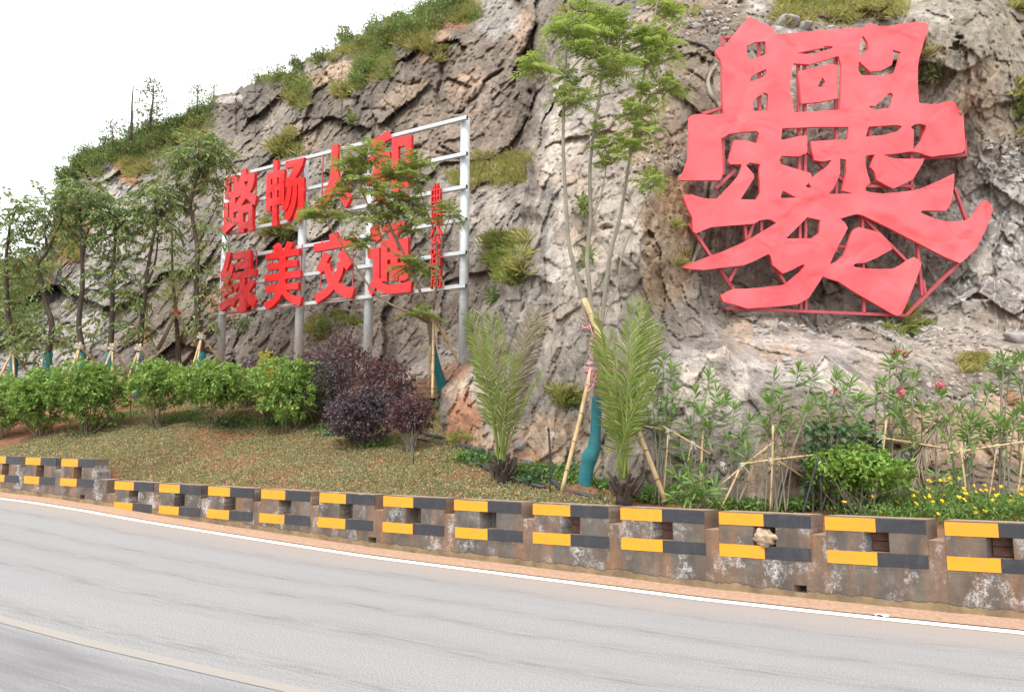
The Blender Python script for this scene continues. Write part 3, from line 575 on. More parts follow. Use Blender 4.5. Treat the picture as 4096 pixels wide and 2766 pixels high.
# rock colours (stains, soil and rock kinds), painted as blobs with ragged borders: x, y, rx, ry, colour, strength
BLOBS = [
    (1500, 300, 800, 340, (0.15, 0.128, 0.107), 0.95), (1900, 250, 300, 260, (0.19, 0.155, 0.125), 0.8), (1050, 400, 230, 130, (0.15, 0.135, 0.12), 0.8),
    (1290, 300, 70, 60, (0.30, 0.215, 0.145), 0.8), (1360, 290, 60, 50, (0.33, 0.24, 0.16), 0.8), (1620, 370, 140, 50, (0.30, 0.22, 0.155), 0.6), (1730, 180, 50, 60, (0.36, 0.24, 0.15), 0.8), (1860, 370, 60, 60, (0.34, 0.24, 0.17), 0.7),
    (1780, 95, 120, 30, (0.30, 0.13, 0.08), 0.9), (2070, 120, 60, 90, (0.30, 0.22, 0.16), 0.7), (1220, 540, 70, 50, (0.34, 0.25, 0.17), 0.6), (1950, 60, 90, 90, (0.33, 0.315, 0.30), 0.8), (1275, 245, 45, 30, (0.36, 0.34, 0.31), 0.8), (900, 385, 60, 22, (0.38, 0.36, 0.34), 0.9),
    (1800, 530, 260, 110, (0.27, 0.21, 0.165), 0.75), (1990, 520, 110, 110, (0.22, 0.175, 0.14), 0.7), (1120, 500, 80, 60, (0.30, 0.27, 0.24), 0.6), (2060, 800, 90, 120, (0.16, 0.145, 0.13), 0.8),
    (520, 780, 120, 170, (0.33, 0.315, 0.295), 0.95), (400, 1020, 150, 200, (0.35, 0.335, 0.315), 0.95), (250, 1280, 190, 170, (0.34, 0.325, 0.31), 0.95), (100, 1450, 150, 90, (0.33, 0.31, 0.29), 0.9), (620, 1000, 150, 200, (0.27, 0.25, 0.23), 0.7),
    (700, 1330, 130, 170, (0.19, 0.15, 0.12), 0.8), (880, 1230, 60, 60, (0.34, 0.17, 0.085), 0.7), (700, 700, 140, 110, (0.235, 0.215, 0.195), 0.7),
    (290, 900, 55, 130, (0.38, 0.165, 0.07), 0.95), (530, 640, 70, 55, (0.36, 0.165, 0.075), 0.9), (230, 1010, 50, 60, (0.36, 0.17, 0.075), 0.8), (80, 1060, 130, 40, (0.24, 0.20, 0.08), 0.8), (0, 1180, 120, 120, (0.25, 0.20, 0.10), 0.8), (590, 1330, 40, 60, (0.34, 0.18, 0.09), 0.6),
    (1300, 900, 300, 160, (0.21, 0.175, 0.145), 0.7), (1420, 1050, 260, 180, (0.30, 0.275, 0.25), 0.8), (1600, 1290, 320, 130, (0.255, 0.215, 0.18), 0.8), (1900, 900, 120, 160, (0.30, 0.275, 0.25), 0.8), (2000, 1080, 80, 130, (0.17, 0.14, 0.115), 0.7),
    (2350, 1000, 280, 700, (0.335, 0.295, 0.26), 0.95), (2270, 450, 120, 200, (0.33, 0.295, 0.265), 0.8), (2180, 850, 40, 180, (0.20, 0.195, 0.19), 0.85), (2320, 480, 40, 90, (0.21, 0.205, 0.20), 0.7), (2240, 950, 60, 200, (0.37, 0.345, 0.32), 0.7), (2300, 840, 60, 200, (0.36, 0.28, 0.22), 0.6), (2450, 560, 120, 160, (0.30, 0.25, 0.21), 0.7), (2120, 1200, 80, 200, (0.25, 0.235, 0.22), 0.7),
    (2660, 950, 110, 260, (0.24, 0.165, 0.10), 0.9), (2680, 820, 60, 110, (0.29, 0.175, 0.085), 0.7), (2620, 560, 170, 130, (0.30, 0.225, 0.15), 0.8), (2780, 330, 130, 160, (0.185, 0.145, 0.10), 0.85), (2600, 430, 140, 70, (0.29, 0.225, 0.16), 0.7), (2800, 70, 190, 90, (0.20, 0.15, 0.105), 0.95), (2650, 60, 100, 60, (0.24, 0.19, 0.14), 0.8), (2650, 120, 90, 50, (0.30, 0.22, 0.15), 0.7),
    (3250, 60, 200, 60, (0.20, 0.17, 0.10), 0.8), (3000, 60, 60, 60, (0.33, 0.31, 0.285), 0.8), (3140, 100, 60, 35, (0.40, 0.385, 0.36), 0.9), (3250, 700, 420, 420, (0.25, 0.225, 0.20), 0.9), (2990, 560, 60, 160, (0.30, 0.28, 0.26), 0.6), (3250, 1150, 420, 110, (0.245, 0.215, 0.185), 0.9),
    (3900, 150, 300, 220, (0.215, 0.195, 0.155), 0.9), (3700, 60, 120, 70, (0.30, 0.28, 0.245), 0.7), (3760, 330, 90, 120, (0.225, 0.20, 0.165), 0.8), (3900, 400, 100, 110, (0.32, 0.245, 0.175), 0.8), (4000, 500, 130, 90, (0.31, 0.255, 0.20), 0.7), (4020, 650, 120, 60, (0.33, 0.33, 0.33), 0.8), (3900, 1000, 280, 260, (0.285, 0.27, 0.255), 0.9), (4000, 750, 160, 140, (0.30, 0.29, 0.28), 0.8), (3720, 1200, 130, 100, (0.235, 0.21, 0.185), 0.7), (4020, 1270, 110, 90, (0.23, 0.20, 0.175), 0.7),
    (3120, 1450, 420, 130, (0.345, 0.315, 0.30), 0.95), (2920, 1360, 60, 80, (0.36, 0.25, 0.16), 0.7), (3130, 1420, 150, 40, (0.37, 0.27, 0.185), 0.6), (2800, 1560, 230, 200, (0.32, 0.295, 0.275), 0.9), (2860, 1450, 60, 200, (0.245, 0.225, 0.21), 0.6), (3500, 1480, 120, 110, (0.34, 0.29, 0.25), 0.8), (3800, 1400, 240, 80, (0.275, 0.25, 0.22), 0.8), (3850, 1480, 130, 60, (0.27, 0.21, 0.16), 0.8),
    (3330, 1750, 300, 100, (0.30, 0.22, 0.165), 0.85), (3130, 1890, 160, 130, (0.34, 0.24, 0.17), 0.85), (3900, 1800, 420, 240, (0.37, 0.255, 0.17), 0.95), (3950, 1920, 180, 90, (0.35, 0.275, 0.21), 0.7), (4060, 1600, 60, 40, (0.40, 0.13, 0.06), 0.7), (3650, 1720, 90, 80, (0.30, 0.20, 0.14), 0.7),
    (2180, 1780, 230, 120, (0.345, 0.245, 0.17), 0.85), (2120, 1850, 90, 60, (0.38, 0.19, 0.10), 0.8), (2450, 1850, 200, 120, (0.32, 0.27, 0.22), 0.8), (1850, 1720, 100, 160, (0.34, 0.15, 0.075), 0.95), (1960, 1560, 90, 90, (0.37, 0.31, 0.26), 0.8), (1800, 1540, 60, 60, (0.37, 0.27, 0.19), 0.8), (1930, 1770, 50, 70, (0.37, 0.26, 0.18), 0.7), (1810, 1480, 80, 30, (0.36, 0.17, 0.09), 0.8)]
SOIL = [(290, 900, 60, 140), (530, 640, 80, 60), (1850, 1720, 90, 150), (2800, 70, 190, 90), (1780, 95, 120, 30), (230, 1010, 60, 70)]
NX = 900
pxs = np.concatenate([np.linspace(-900, -60, 60, endpoint=False), np.linspace(-60, 4160, NX - 120), np.linspace(4160, 4950, 61)[1:]])
NXR = len(pxs)
q = np.stack([pxs / 60, 0 * pxs, 0 * pxs], -1)
rid = np.interp(pxs, RIDGE[:, 0], RIDGE[:, 1]) + (fbm(q, 81, 5) - 0.5) * 54 + (facets(np.stack([pxs / 75, 0 * pxs, 0 * pxs], -1), 83)[0] - 0.5) * 34 * np.clip((pxs - 820) / 60, 0.3, 1)
NY = 470
vv = np.linspace(0, 1, NY)
top_vis = np.maximum(rid, -40)                       # rows are densest where the camera looks
n_up = 60
PY = np.empty((NXR, NY))
for i in range(NXR):
    if rid[i] < -40:
        u0 = 0.13 * min(1.0, (-40 - rid[i]) / 600)
        PY[i] = np.where(vv < u0, rid[i] + (-40 - rid[i]) * vv / u0, -40 + 2160 * (vv - u0) / (1 - u0))
    else: PY[i] = np.linspace(rid[i], 2120, NY)
PX = np.repeat(pxs[:, None], NY, 1)
D, NEARM, KS = cliff_depth(PX, PY, True)
VC = O + rays(PX, PY) * D[..., None]
tint = np.empty(PX.shape + (3,)); tint[:] = (0.22, 0.195, 0.17)
jit = np.stack([PX / 130, PY / 130, 0 * PX], -1)
jx = (fbm(jit, 91, 4) - 0.5) * 150; jy = (fbm(jit, 97, 4) - 0.5) * 150
for x, y, rx, ry, cc, st in BLOBS:
    rr = np.sqrt(((PX + jx - x) / rx) ** 2 + ((PY + jy - y) / ry) ** 2)
    w = st * np.clip((1.12 - rr) / 0.3, 0, 1)[..., None]
    tint = tint * (1 - w) + np.array(cc) * w
for kf, am in zip(KS, (0.12, 0.20, 0.18)): tint = tint * (1 + am * (kf[..., None] - 0.5) * 2 * np.array([1, 0.97, 0.93]))
soil = np.zeros(PX.shape)
for x, y, rx, ry in SOIL: soil = np.maximum(soil, np.clip((1.1 - np.hypot((PX + jx - x) / rx, (PY + jy - y) / ry)) / 0.3, 0, 1))
veins = np.clip((PX - 3500) / 200, 0, 1) * np.clip((PY - 700) / 100, 0, 1) * np.clip((1400 - PY) / 100, 0, 1) + 0.12
# rows that carry the hill on behind the ridge, and a buried foot
back = []
for k, (dr, dz) in enumerate(((3, 0.1), (10, -1.0), (22, -5), (30, -14))):
    r = rays(pxs, rid); h = r.copy(); h[:, 2] = 0; h /= np.linalg.norm(h, axis=1)[:, None]
    back.append(VC[:, 0] + h * dr + np.array([0, 0, dz]) - np.array([0, 0, 1.0]) * 0 )
B = np.stack(back[::-1], 1)
VC2 = np.concatenate([B, VC], 1); nb = B.shape[1]
pad = lambda a: np.concatenate([np.repeat(a[:, :1], nb, 1), a], 1)
n, m = VC2.shape[:2]; i = np.arange(n - 1)[:, None] * m + np.arange(m - 1)[None]
FcC = np.stack([i, i + 1, i + m + 1, i + m], -1).reshape(-1, 4)
tint = tint * 0.78 + tint.mean(-1, keepdims=True) * 0.22
tint4 = np.concatenate([np.minimum(tint * (1.0 + 0.06 * NEARM[..., None]) * np.array([1.0, 0.965, 0.915]), 0.6), np.ones(PX.shape + (1,))], -1)
cliff = mesh('cliff', VC2.reshape(-1, 3), FcC, M['cliff'], None, False,
             {'tint': ('FLOAT_COLOR', pad(tint4).reshape(-1, 4)), 'soil': ('FLOAT', pad(soil).ravel()), 'veins': ('FLOAT', pad(veins).ravel())})
tag(cliff, kind='structure')
def on_cliff(px, py, off=0.0):
    ix = np.clip(np.searchsorted(pxs, px), 1, NXR - 1)
    if abs(pxs[ix - 1] - px) < abs(pxs[ix] - px): ix = ix - 1
    iy = int(np.clip(np.searchsorted(PY[ix], py), 0, NY - 1))
    v = VC[ix, iy]; r = v - O; return v - r / np.linalg.norm(r) * off

# ------------------------------------------------------------------ guard wall
wall = thing('guard_wall', 'long stained concrete guard wall beside the road with yellow and black striped blocks', 'wall', (*wp(4.0, 0.2), 0.2))
TK = 0.20
def skew(u): return np.interp(u, [-6, 0, 2, 4, 8, 14], [0.13, 0.13, 0.13, 0.11, 0.06, 0.03])
class WB:
    """Boxes that follow the wall line; keeps station / height for the material."""
    def __init__(s): s.V = []; s.F = []; s.A = []; s.k = 0
    def box(s, s0, s1, o0, o1, z0, z1, drop=0.0):
        n = max(1, int(math.ceil((s1 - s0) / 0.5))); st = np.linspace(s0, s1, n + 1); V = []; A = []
        for u in st:
            for o, z in ((o0, z0), (o1, z0), (o1, z1 - drop), (o0, z1)):
                zz = z if z is not None else road_z(u) - 0.2
                V.append((*wp(u - skew(u) * max(o, 0) / TK, o), zz)); A.append((u, zz - road_z(u), 0))
        for i in range(n):
            a, b = i * 4, i * 4 + 4
            for j in range(4): s.F.append((s.k + a + j, s.k + a + (j + 1) % 4, s.k + b + (j + 1) % 4, s.k + b + j))
        s.F.append(tuple(s.k + j for j in (3, 2, 1, 0))); s.F.append(tuple(s.k + n * 4 + j for j in (0, 1, 2, 3)))
        s.V += V; s.A += A; s.k += len(V)
    def build(s, name, mat, parent):
        return mesh(name, s.V, s.F, mat, parent, False, {'sh': ('FLOAT_VECTOR', np.array(s.A))})
base = WB()
def sections():
    for i in range(-9, 12): yield i, 0.93, 0.0
    for k in range(0, 11): yield 12.35 + k * 0.98, 1.245, 0.0
HOLES = {6: 6.16, 2: 1.24, 12: 11.75}
for i, zt, _ in sections():
    s1 = i; s0 = i - 1.0 if zt < 1 else i - 0.98
    if abs(i - 12.35) < 0.01: s0 = 11.44
    zl = zt - 0.48
    hole = [h for h in (6.16, 1.26, 11.78) if s0 + 0.08 < h < s1 - 0.08]
    if hole:
        h = hole[0]; z0 = float(road_z(h)) + 0.07; zh = z0 + 0.075
        base.box(s0, h - 0.06, 0, TK, None, zl); base.box(h + 0.055, s1, 0, TK, None, zl)
        base.box(h - 0.06, h + 0.055, 0, TK, None, z0); base.box(h - 0.06, h + 0.055, 0, TK, zh, zl); base.box(h - 0.06, h + 0.055, 0.18, TK, z0, zh)
    else: base.box(s0, s1, 0, TK, None, zl)
    sb = s1 - 0.86 if zt < 1 else s1 - 0.83
    if s0 < sb - 0.01: base.box(s0, sb, 0, TK, zl, zt - 0.19)
base.box(11.0, 11.20, 0, TK, None, 0.72); base.box(11.20, 11.44, 0, TK, None, 0.93)
base.build('base', M['concrete'], wall)
blocks = {}
for i, zt, _ in sections():
    ln_ = 0.86 if zt < 1 else 0.83
    s1, s0 = i, i - ln_; zl = zt - 0.48
    if s1 < -6 or s0 > 20: continue
    w = WB(); n1, n0 = s1 - ln_ * 0.38, s1 - ln_ * 0.625
    z1, z2 = zt - 0.335, zt - 0.135
    w.box(s0, s1, 0, TK, zl, z1); w.box(s0, n0, 0, TK, z1, z2); w.box(n1, s1, 0, TK, z1, z2); w.box(s0, s1, 0, TK, z2, zt, 0.012); w.box(n0, n1, 0.16, TK, z1, z2)
    b = w.build('block', M['concrete'], wall); blocks[i] = b
    for zt2 in (zt - 0.012, zt - 0.325):
        for c0, c1, nm, mt in ((s1 - ln_ / 2 + 0.001, s1, 'yellow_stripe', 'yellow'), (s0, s1 - ln_ / 2 - 0.001, 'black_stripe', 'black')):
            j = RNG.uniform(-1, 1, 4); w = WB(); w.box(c0 + (0.012 * j[0] if mt == 'black' else 0), c1 + (0.012 * j[1] if mt == 'yellow' else 0), -0.005, 0.003, zt2 - 0.122 + 0.003 * j[2], zt2 + 0.003 * j[3]); w.build(nm, M[mt], b)
    if i in (3, 4, 0, 1):
        for kb in range(2):
            w = WB(); w.box(n0 + 0.012, n1 - 0.008, 0.125, 0.16, z1 + 0.012 + kb * 0.092, z1 + 0.095 + kb * 0.092); w.build('brick', M['brick'], b)
# crumpled bag stuffed in one niche
rr = np.random.default_rng(5)
sb = 1 + 0.14 - 0.63
th = np.linspace(0, np.pi, 15); ph = np.linspace(0, 2 * np.pi, 25)[:-1]
T_, P_ = np.meshgrid(th, ph, indexing='ij')
U = np.stack([np.sin(T_) * np.cos(P_), np.sin(T_) * np.sin(P_), np.cos(T_)], -1)
rad = 0.62 + 0.75 * (fbm(U * 2.6 + 5, 3, 4)) + 0.7 * (facets(U * 2.2 + 3, 7)[1])
bc = np.array([*wp(2 - 0.86 * 0.5, 0.05), 0.93 - 0.335 + 0.085])
tv = wp(2.0, 0.1) - wp(1.0, 0.1); tv = np.array([tv[0], tv[1], 0]) / np.linalg.norm(tv); nv = np.array([tv[1], -tv[0], 0])
VB = bc + (U[..., :1] * tv * 0.115 + U[..., 1:2] * nv * 0.09 + U[..., 2:] * np.array([0, 0, 0.088])) * rad[..., None]
VB[..., 2] = np.maximum(VB[..., 2], 0.93 - 0.335 + 0.001)
n, m = T_.shape; i = (np.arange(n - 1)[:, None] * m); j = np.arange(m)[None]
FB = np.stack([i + j, i + m + j, i + m + (j + 1) % m, i + (j + 1) % m], -1).reshape(-1, 4)
bag = mesh('plastic_bag', VB.reshape(-1, 3), FB, M['bag'], None, False, None, bc)
tag(bag, 'crumpled tan plastic bag stuffed into a niche of the guard wall', 'bag')

# ------------------------------------------------------------------ flat shapes with holes -> solid plates
def plate(name, loops, org, ux, uz, thick, mat, parent, bevel=0.0):
    """loops: list of 2-D outlines (holes fill even-odd) in the plane org + u*ux + v*uz; extruded by thick."""
    cu = bpy.data.curves.new(name + '_outline', 'CURVE'); cu.dimensions = '2D'; cu.fill_mode = 'BOTH'
    cu.extrude = thick / 2; cu.bevel_depth = bevel; cu.bevel_resolution = 0
    for lp in loops:
        sp = cu.splines.new('POLY'); sp.points.add(len(lp) - 1); sp.use_cyclic_u = True
        for p, (u, v) in zip(sp.points, lp): p.co = (u, v, 0, 1)
    tmp = bpy.data.objects.new(name + '_tmp', cu); COL.objects.link(tmp)
    dg = bpy.context.evaluated_depsgraph_get(); dg.update()
    me = bpy.data.meshes.new_from_object(tmp.evaluated_get(dg))
    V = np.array([v.co[:] for v in me.vertices]); Fc = [tuple(p.vertices) for p in me.polygons]
    bpy.data.objects.remove(tmp); bpy.data.curves.remove(cu); bpy.data.meshes.remove(me)
    nn = np.cross(ux, uz)
    W = org + V[:, :1] * ux + V[:, 1:2] * uz + V[:, 2:] * nn
    return mesh(name, W, Fc, mat, parent)

# ------------------------------------------------------------------ roadside lettering sign
pR = np.array([(1845 - CX) / F * 15.0, 15.0, 0]); pL = np.array([(865 - CX) / F * 18.9, 18.9, 0])
sx = (pR - pL) / np.linalg.norm(pR - pL); UZ = np.array([0, 0, 1.0]); sn = np.cross(sx, UZ)      # sn points to the road
SLEN = float(np.linalg.norm(pR - pL))
def sgn(px, py, off=0.0):
    p = on_plane(px, py, pL + sn * off, sn); return np.array([np.dot(p - pL, sx), p[2]])
def sw(u, z, off=0.0): return pL + sx * u + sn * off + UZ * z
sign = thing('lettering_sign', 'galvanised steel frame sign with big red characters standing in front of the cliff', 'sign', (*(pL + sx * SLEN / 2)[:2], 3.0))
RZ = [sgn(1845, y)[1] * 0.5 + sgn(865, y2)[1] * 0.5 for y, y2 in zip((472, 615, 744, 874, 1004, 1136), (721, 835.5, 942, 1046, 1152, 1259))]
for px, py in ((902, 1000), (1207, 1000), (1480, 1000), (1857, 1000)):
    u = sgn(px, py, -0.2)[0]; b = sw(u, 0, -0.2); z0 = ground_z(b[0], b[1]) - 0.5
    w = MB(); zt = RZ[0] + 0.07
    P = []
    for z in (z0, zt):
        for k in range(20):
            a = 2 * np.pi * k / 20; P.append(b + sx * 0.11 * math.cos(a) + sn * 0.11 * math.sin(a) + UZ * z)
    w.add(P, [(k, (k + 1) % 20, 20 + (k + 1) % 20, 20 + k) for k in range(20)] + [tuple(range(20, 40)), tuple(range(20))[::-1]])
    o = w.build('post', M['steel'], sign, True)
    for pl in o.data.polygons:
        if len(pl.vertices) > 4: pl.use_smooth = False
for z in RZ:
    w = MB(); w.beam(sw(-0.02, z, -0.04), sw(SLEN + 0.08, z, -0.04), 0.085, 0.085)
    o = w.build('rail', M['steel'], sign)
    w = MB(); e = SLEN + 0.081; w.beam(sw(e, z, -0.04), sw(e + 0.002, z, -0.04), 0.068, 0.068); w.build('shade_cap', M['hollow'], o)  # thin dark plate on the solid rail, painted shade of a hollow end
def zc(kind, pts):
    ox, oy, k = {'a': (840, 580, 4.2409), 'b': (840, 940, 4.2409), 'c': (1240, 880, 4.15), 'd': (1240, 500, 3.923)}[kind]
    return [(ox + x / k, oy + y / k) for x, y in pts]
GL = {
 '路': ('a', [[(250,545),(462,498),(462,650),(490,590),(530,480),(540,405),(612,402),(605,492),(755,470),(750,600),(720,720),(665,815),(690,803),(787,857),(758,1022),(715,1000),(722,1450),(650,1462),(645,1410),(575,1420),(575,1485),(478,1492),(475,1310),(370,1390),(270,1480),(250,1508),(210,1510),(200,1380),(225,1355),(235,985),(305,970),(308,1300),(325,1290),(325,905),(245,920)],
     [(320,642),(388,630),(385,785),(320,800)], [(575,625),(648,607),(615,730)], [(425,895),(470,885),(530,845),(440,985),(425,1010)], [(398,1145),(472,1120),(470,1215),(398,1240)], [(560,1155),(645,1135),(640,1290),(560,1310)], [(525,1028),(610,905),(700,985)]]),
 '畅': ('a', [[(955,480),(1070,455),(1070,260),(1145,253),(1145,425),(1260,405),(1252,1000),(1130,1015),(1130,1365),(1055,1370),(1055,1030),(1022,1035),(1020,1130),(945,1132)],
     [(1030,580),(1058,573),(1055,672),(1030,677)], [(1140,550),(1168,545),(1165,650),(1140,655)], [(1025,798),(1053,790),(1053,900),(1025,905)], [(1137,770),(1168,765),(1165,880),(1137,885)],
     [(1278,280),(1600,207),(1560,350),(1500,470),(1440,560),(1590,540),(1585,1000),(1560,1225),(1500,1290),(1437,1290),(1425,1160),(1470,1165),(1490,1050),(1495,675),(1475,680),(1470,870),(1445,1020),(1390,1190),(1320,1290),(1240,1220),(1310,1120),(1370,980),(1395,800),(1400,700),(1383,705),(1365,880),(1330,1030),(1270,1140),(1200,1085),(1260,980),(1290,850),(1305,720),(1278,725),(1278,595),(1330,545),(1420,375),(1278,395)]]),
 '人': ('d', [[(335,320),(440,300),(430,500),(420,640),(460,850),(540,980),(650,1130),(560,1300),(450,1130),(385,960),(300,1160),(120,1380),(60,1320),(200,1110),(290,900),(330,640)]]),
 '和': ('d', [[(1215,88),(1275,205),(1160,265),(1135,275),(1135,440),(1255,415),(1255,545),(1135,575),(1135,670),(1190,630),(1270,800),(1200,870),(1135,860),(1135,1230),(1030,1190),(1030,850),(980,900),(900,960),(880,860),(980,760),(1020,600),(900,625),(900,500),(1030,465),(1030,330),(950,345),(900,250),(1080,180)],
     [(1280,215),(1590,155),(1590,960),(1490,980),(1490,940),(1390,960),(1390,1060),(1280,1070)], [(1385,340),(1490,320),(1490,880),(1385,900)]]),
 '绿': ('b', [[(272,278),(350,300),(320,450),(280,600),(300,625),(345,487),(400,535),(360,690),(330,720),(295,870),(358,855),(366,970),(280,1010),(225,1055),(185,1050),(172,910),(200,870),(250,760),(185,780),(172,645),(215,570),(255,420)],
     [(410,300),(690,250),(690,580),(775,578),(775,690),(590,725),(590,860),(605,870),(670,740),(752,812),(660,960),(780,1092),(735,1225),(680,1190),(590,1065),(605,1080),(605,1280),(530,1315),(455,1320),(445,1200),(490,1195),(495,1065),(430,1120),(390,1230),(345,1180),(200,1285),(162,1290),(152,1160),(330,1060),(400,1050),(460,980),(495,890),(500,740),(372,752),(390,645),(585,605),(590,560),(430,575),(432,465),(600,412),(600,390),(410,412)],
     [(388,850),(440,790),(488,865),(420,960)]]),
 '美': ('b', [[(1060,190),(1150,125),(1205,250),(1250,245),(1305,105),(1410,120),(1360,240),(1505,225),(1505,335),(1280,370),(1275,430),(1475,415),(1475,525),(1275,550),(1270,625),(1530,592),(1530,708),(1275,745),(1275,820),(1495,795),(1495,908),(1290,940),(1350,990),(1440,1035),(1555,1040),(1515,1195),(1400,1165),(1290,1090),(1220,1000),(1170,1090),(1080,1190),(990,1255),(945,1258),(910,1140),(1040,1090),(1140,965),(945,975),(945,860),(1165,825),(1170,765),(922,790),(920,680),(1175,640),(1172,570),(975,598),(970,485),(1172,460),(1172,395),(945,425),(943,320),(1095,290)]]),
 '交': ('c', [[(60,400),(330,340),(312,240),(435,190),(470,312),(740,270),(740,410),(65,530)],
     [(235,530),(330,600),(270,712),(320,715),(345,830),(400,930),(440,820),(455,690),(510,680),(455,580),(560,480),(690,715),(605,840),(560,770),(530,900),(470,1030),(560,1090),(740,1120),(680,1305),(600,1290),(480,1230),(390,1150),(290,1260),(110,1380),(60,1240),(200,1180),(310,1070),(260,950),(230,830),(180,885),(100,800),(160,700)]]),
 '通': ('c', [[(990,140),(1095,65),(1165,300),(1080,385),(1020,330)], [(950,485),(1150,455),(1150,960),(1200,1040),(1290,1075),(1450,1055),(1690,1005),(1665,1190),(1300,1230),(1180,1190),(1080,1120),(1020,1270),(950,1120),(1040,990),(1045,635),(955,635)],
     [(1175,75),(1570,20),(1550,150),(1460,240),(1440,320),(1625,290),(1640,900),(1610,970),(1560,1000),(1480,1010),(1465,900),(1460,1000),(1340,1005),(1340,850),(1275,860),(1275,1015),(1175,1020),(1172,345),(1330,325),(1280,230),(1330,200),(1420,150),(1185,190)],
     [(1280,465),(1335,455),(1335,530),(1280,540)], [(1450,430),(1510,420),(1510,500),(1450,510)], [(1280,660),(1335,650),(1335,725),(1280,735)], [(1450,640),(1510,630),(1510,700),(1450,712)]])}
OFF = 0.13
for ch, (kd, loops) in GL.items():
    L2 = [[tuple(sgn(x, y, OFF)) for x, y in zc(kd, lp)] for lp in loops]
    o = plate('character', L2, pL + sn * (OFF - 0.045), sx, UZ, 0.09, M['letter'], sign)
    tag(o, 'red raised character ' + ch)
    A = np.array([p for lp in L2 for p in lp]); lo, hi = A.min(0), A.max(0)
    w = MB()
    for fx in (0.12, 0.88): w.beam(sw(lo[0] + (hi[0] - lo[0]) * fx, lo[1] + 0.05, 0.012), sw(lo[0] + (hi[0] - lo[0]) * fx, hi[1] - 0.12, 0.012), 0.025, 0.02, sn)
    w.beam(sw(lo[0] + 0.1, lo[1] + 0.06, 0.014), sw(hi[0] - 0.1, lo[1] + 0.06, 0.014), 0.02, 0.025, sn)
    w.build('mounting_bar', M['red_tube'], o)
# small column of characters: strokes as quads (x0,y0,x1,y1,width) in a unit box, y down
SMALL = [
 ('曲', (1723, 741, 1762, 815), [(.08,.28,.92,.28),(.08,.28,.08,1),(.92,.28,.92,1),(.08,.62,.92,.62),(.08,.95,.92,.95),(.38,0,.38,.95),(.64,0,.64,.95)], .15),
 ('靖', (1723, 824, 1764, 900), [(.2,0,.2,.14),(.02,.2,.42,.2),(.1,.34,.14,.8),(.32,.34,.28,.8),(.0,.9,.44,.84),(.5,.1,1,.1),(.54,.24,.98,.24),(.48,.4,1,.38),(.75,0,.75,.4),(.56,.5,.94,.5),(.56,.5,.52,1),(.94,.5,.94,1),(.56,.66,.94,.66),(.56,.82,.94,.82)], .11),
 ('公', (1721, 909, 1764, 980), [(.34,.04,.02,.5),(.62,.02,.98,.46),(.5,.42,.2,.92),(.16,.92,.84,.84),(.66,.6,.9,.98)], .2),
 ('路', (1721, 994, 1763, 1066), [(.08,.04,.4,.04),(.08,.04,.08,.36),(.4,.04,.4,.36),(.08,.36,.4,.36),(.24,.36,.24,.9),(.24,.6,.44,.6),(.08,.56,.08,.96),(.0,.98,.46,.84),(.64,.0,.5,.3),(.58,.14,.92,.14),(.92,.14,.5,.56),(.6,.3,1,.56),(.58,.64,.92,.64),(.58,.64,.58,1),(.92,.64,.92,1),(.58,.94,.92,.94)], .12),
 ('局', (1723, 1080, 1763, 1152), [(.1,.04,.92,.04),(.92,.04,.92,.32),(.12,.32,.92,.32),(.12,.04,.1,.7),(.1,.7,.0,1),(.12,.5,.96,.5),(.96,.5,.94,.96),(.94,.96,.76,.98),(.34,.66,.72,.66),(.34,.66,.34,.9),(.72,.66,.72,.9),(.34,.9,.72,.9)], .12)]
for ci, (ch, (x0, y0, x1, y1), st, wd) in enumerate(SMALL):
    tl = sgn(x0, y0, OFF); tr = sgn(x1, y0 - 6, OFF); bl = sgn(x0, y1, OFF)
    W_, H_ = tr[0] - tl[0], tl[1] - bl[1]; w = MB()
    for k, (a, b, c, d) in enumerate(st):
        p0 = np.array([tl[0] + a * W_, tl[1] - b * H_]); p1 = np.array([tl[0] + c * W_, tl[1] - d * H_])
        dd = (p1 - p0); L_ = np.linalg.norm(dd) + 1e-9; dd /= L_; th_ = wd * 0.72 * W_ * (1.0 if abs(dd[0]) < 0.5 else 1.15); pr = np.array([-dd[1], dd[0]]) * th_ / 2
        p0 = p0 - dd * th_ * 0.4; p1 = p1 + dd * th_ * 0.4; e = 0.0007 * k
        ring = [p0 - pr, p1 - pr, p1 + pr, p0 + pr]
        w.hexa([sw(*q, OFF - 0.08 - e) for q in ring] + [sw(*q, OFF + e) for q in ring])
    o = w.build('character', M['letter'], sign); tag(o, 'small red character ' + ch)
w = MB(); u0, u1 = sgn(1732, 900, 0)[0], sgn(1760, 900, 0)[0]
for u in (u0, u1): w.beam(sw(u, RZ[2] + 0.1, 0.03), sw(u, RZ[5] + 0.02, 0.03), 0.022, 0.022, sn)
w.build('mounting_bar', M['red_tube'], sign)

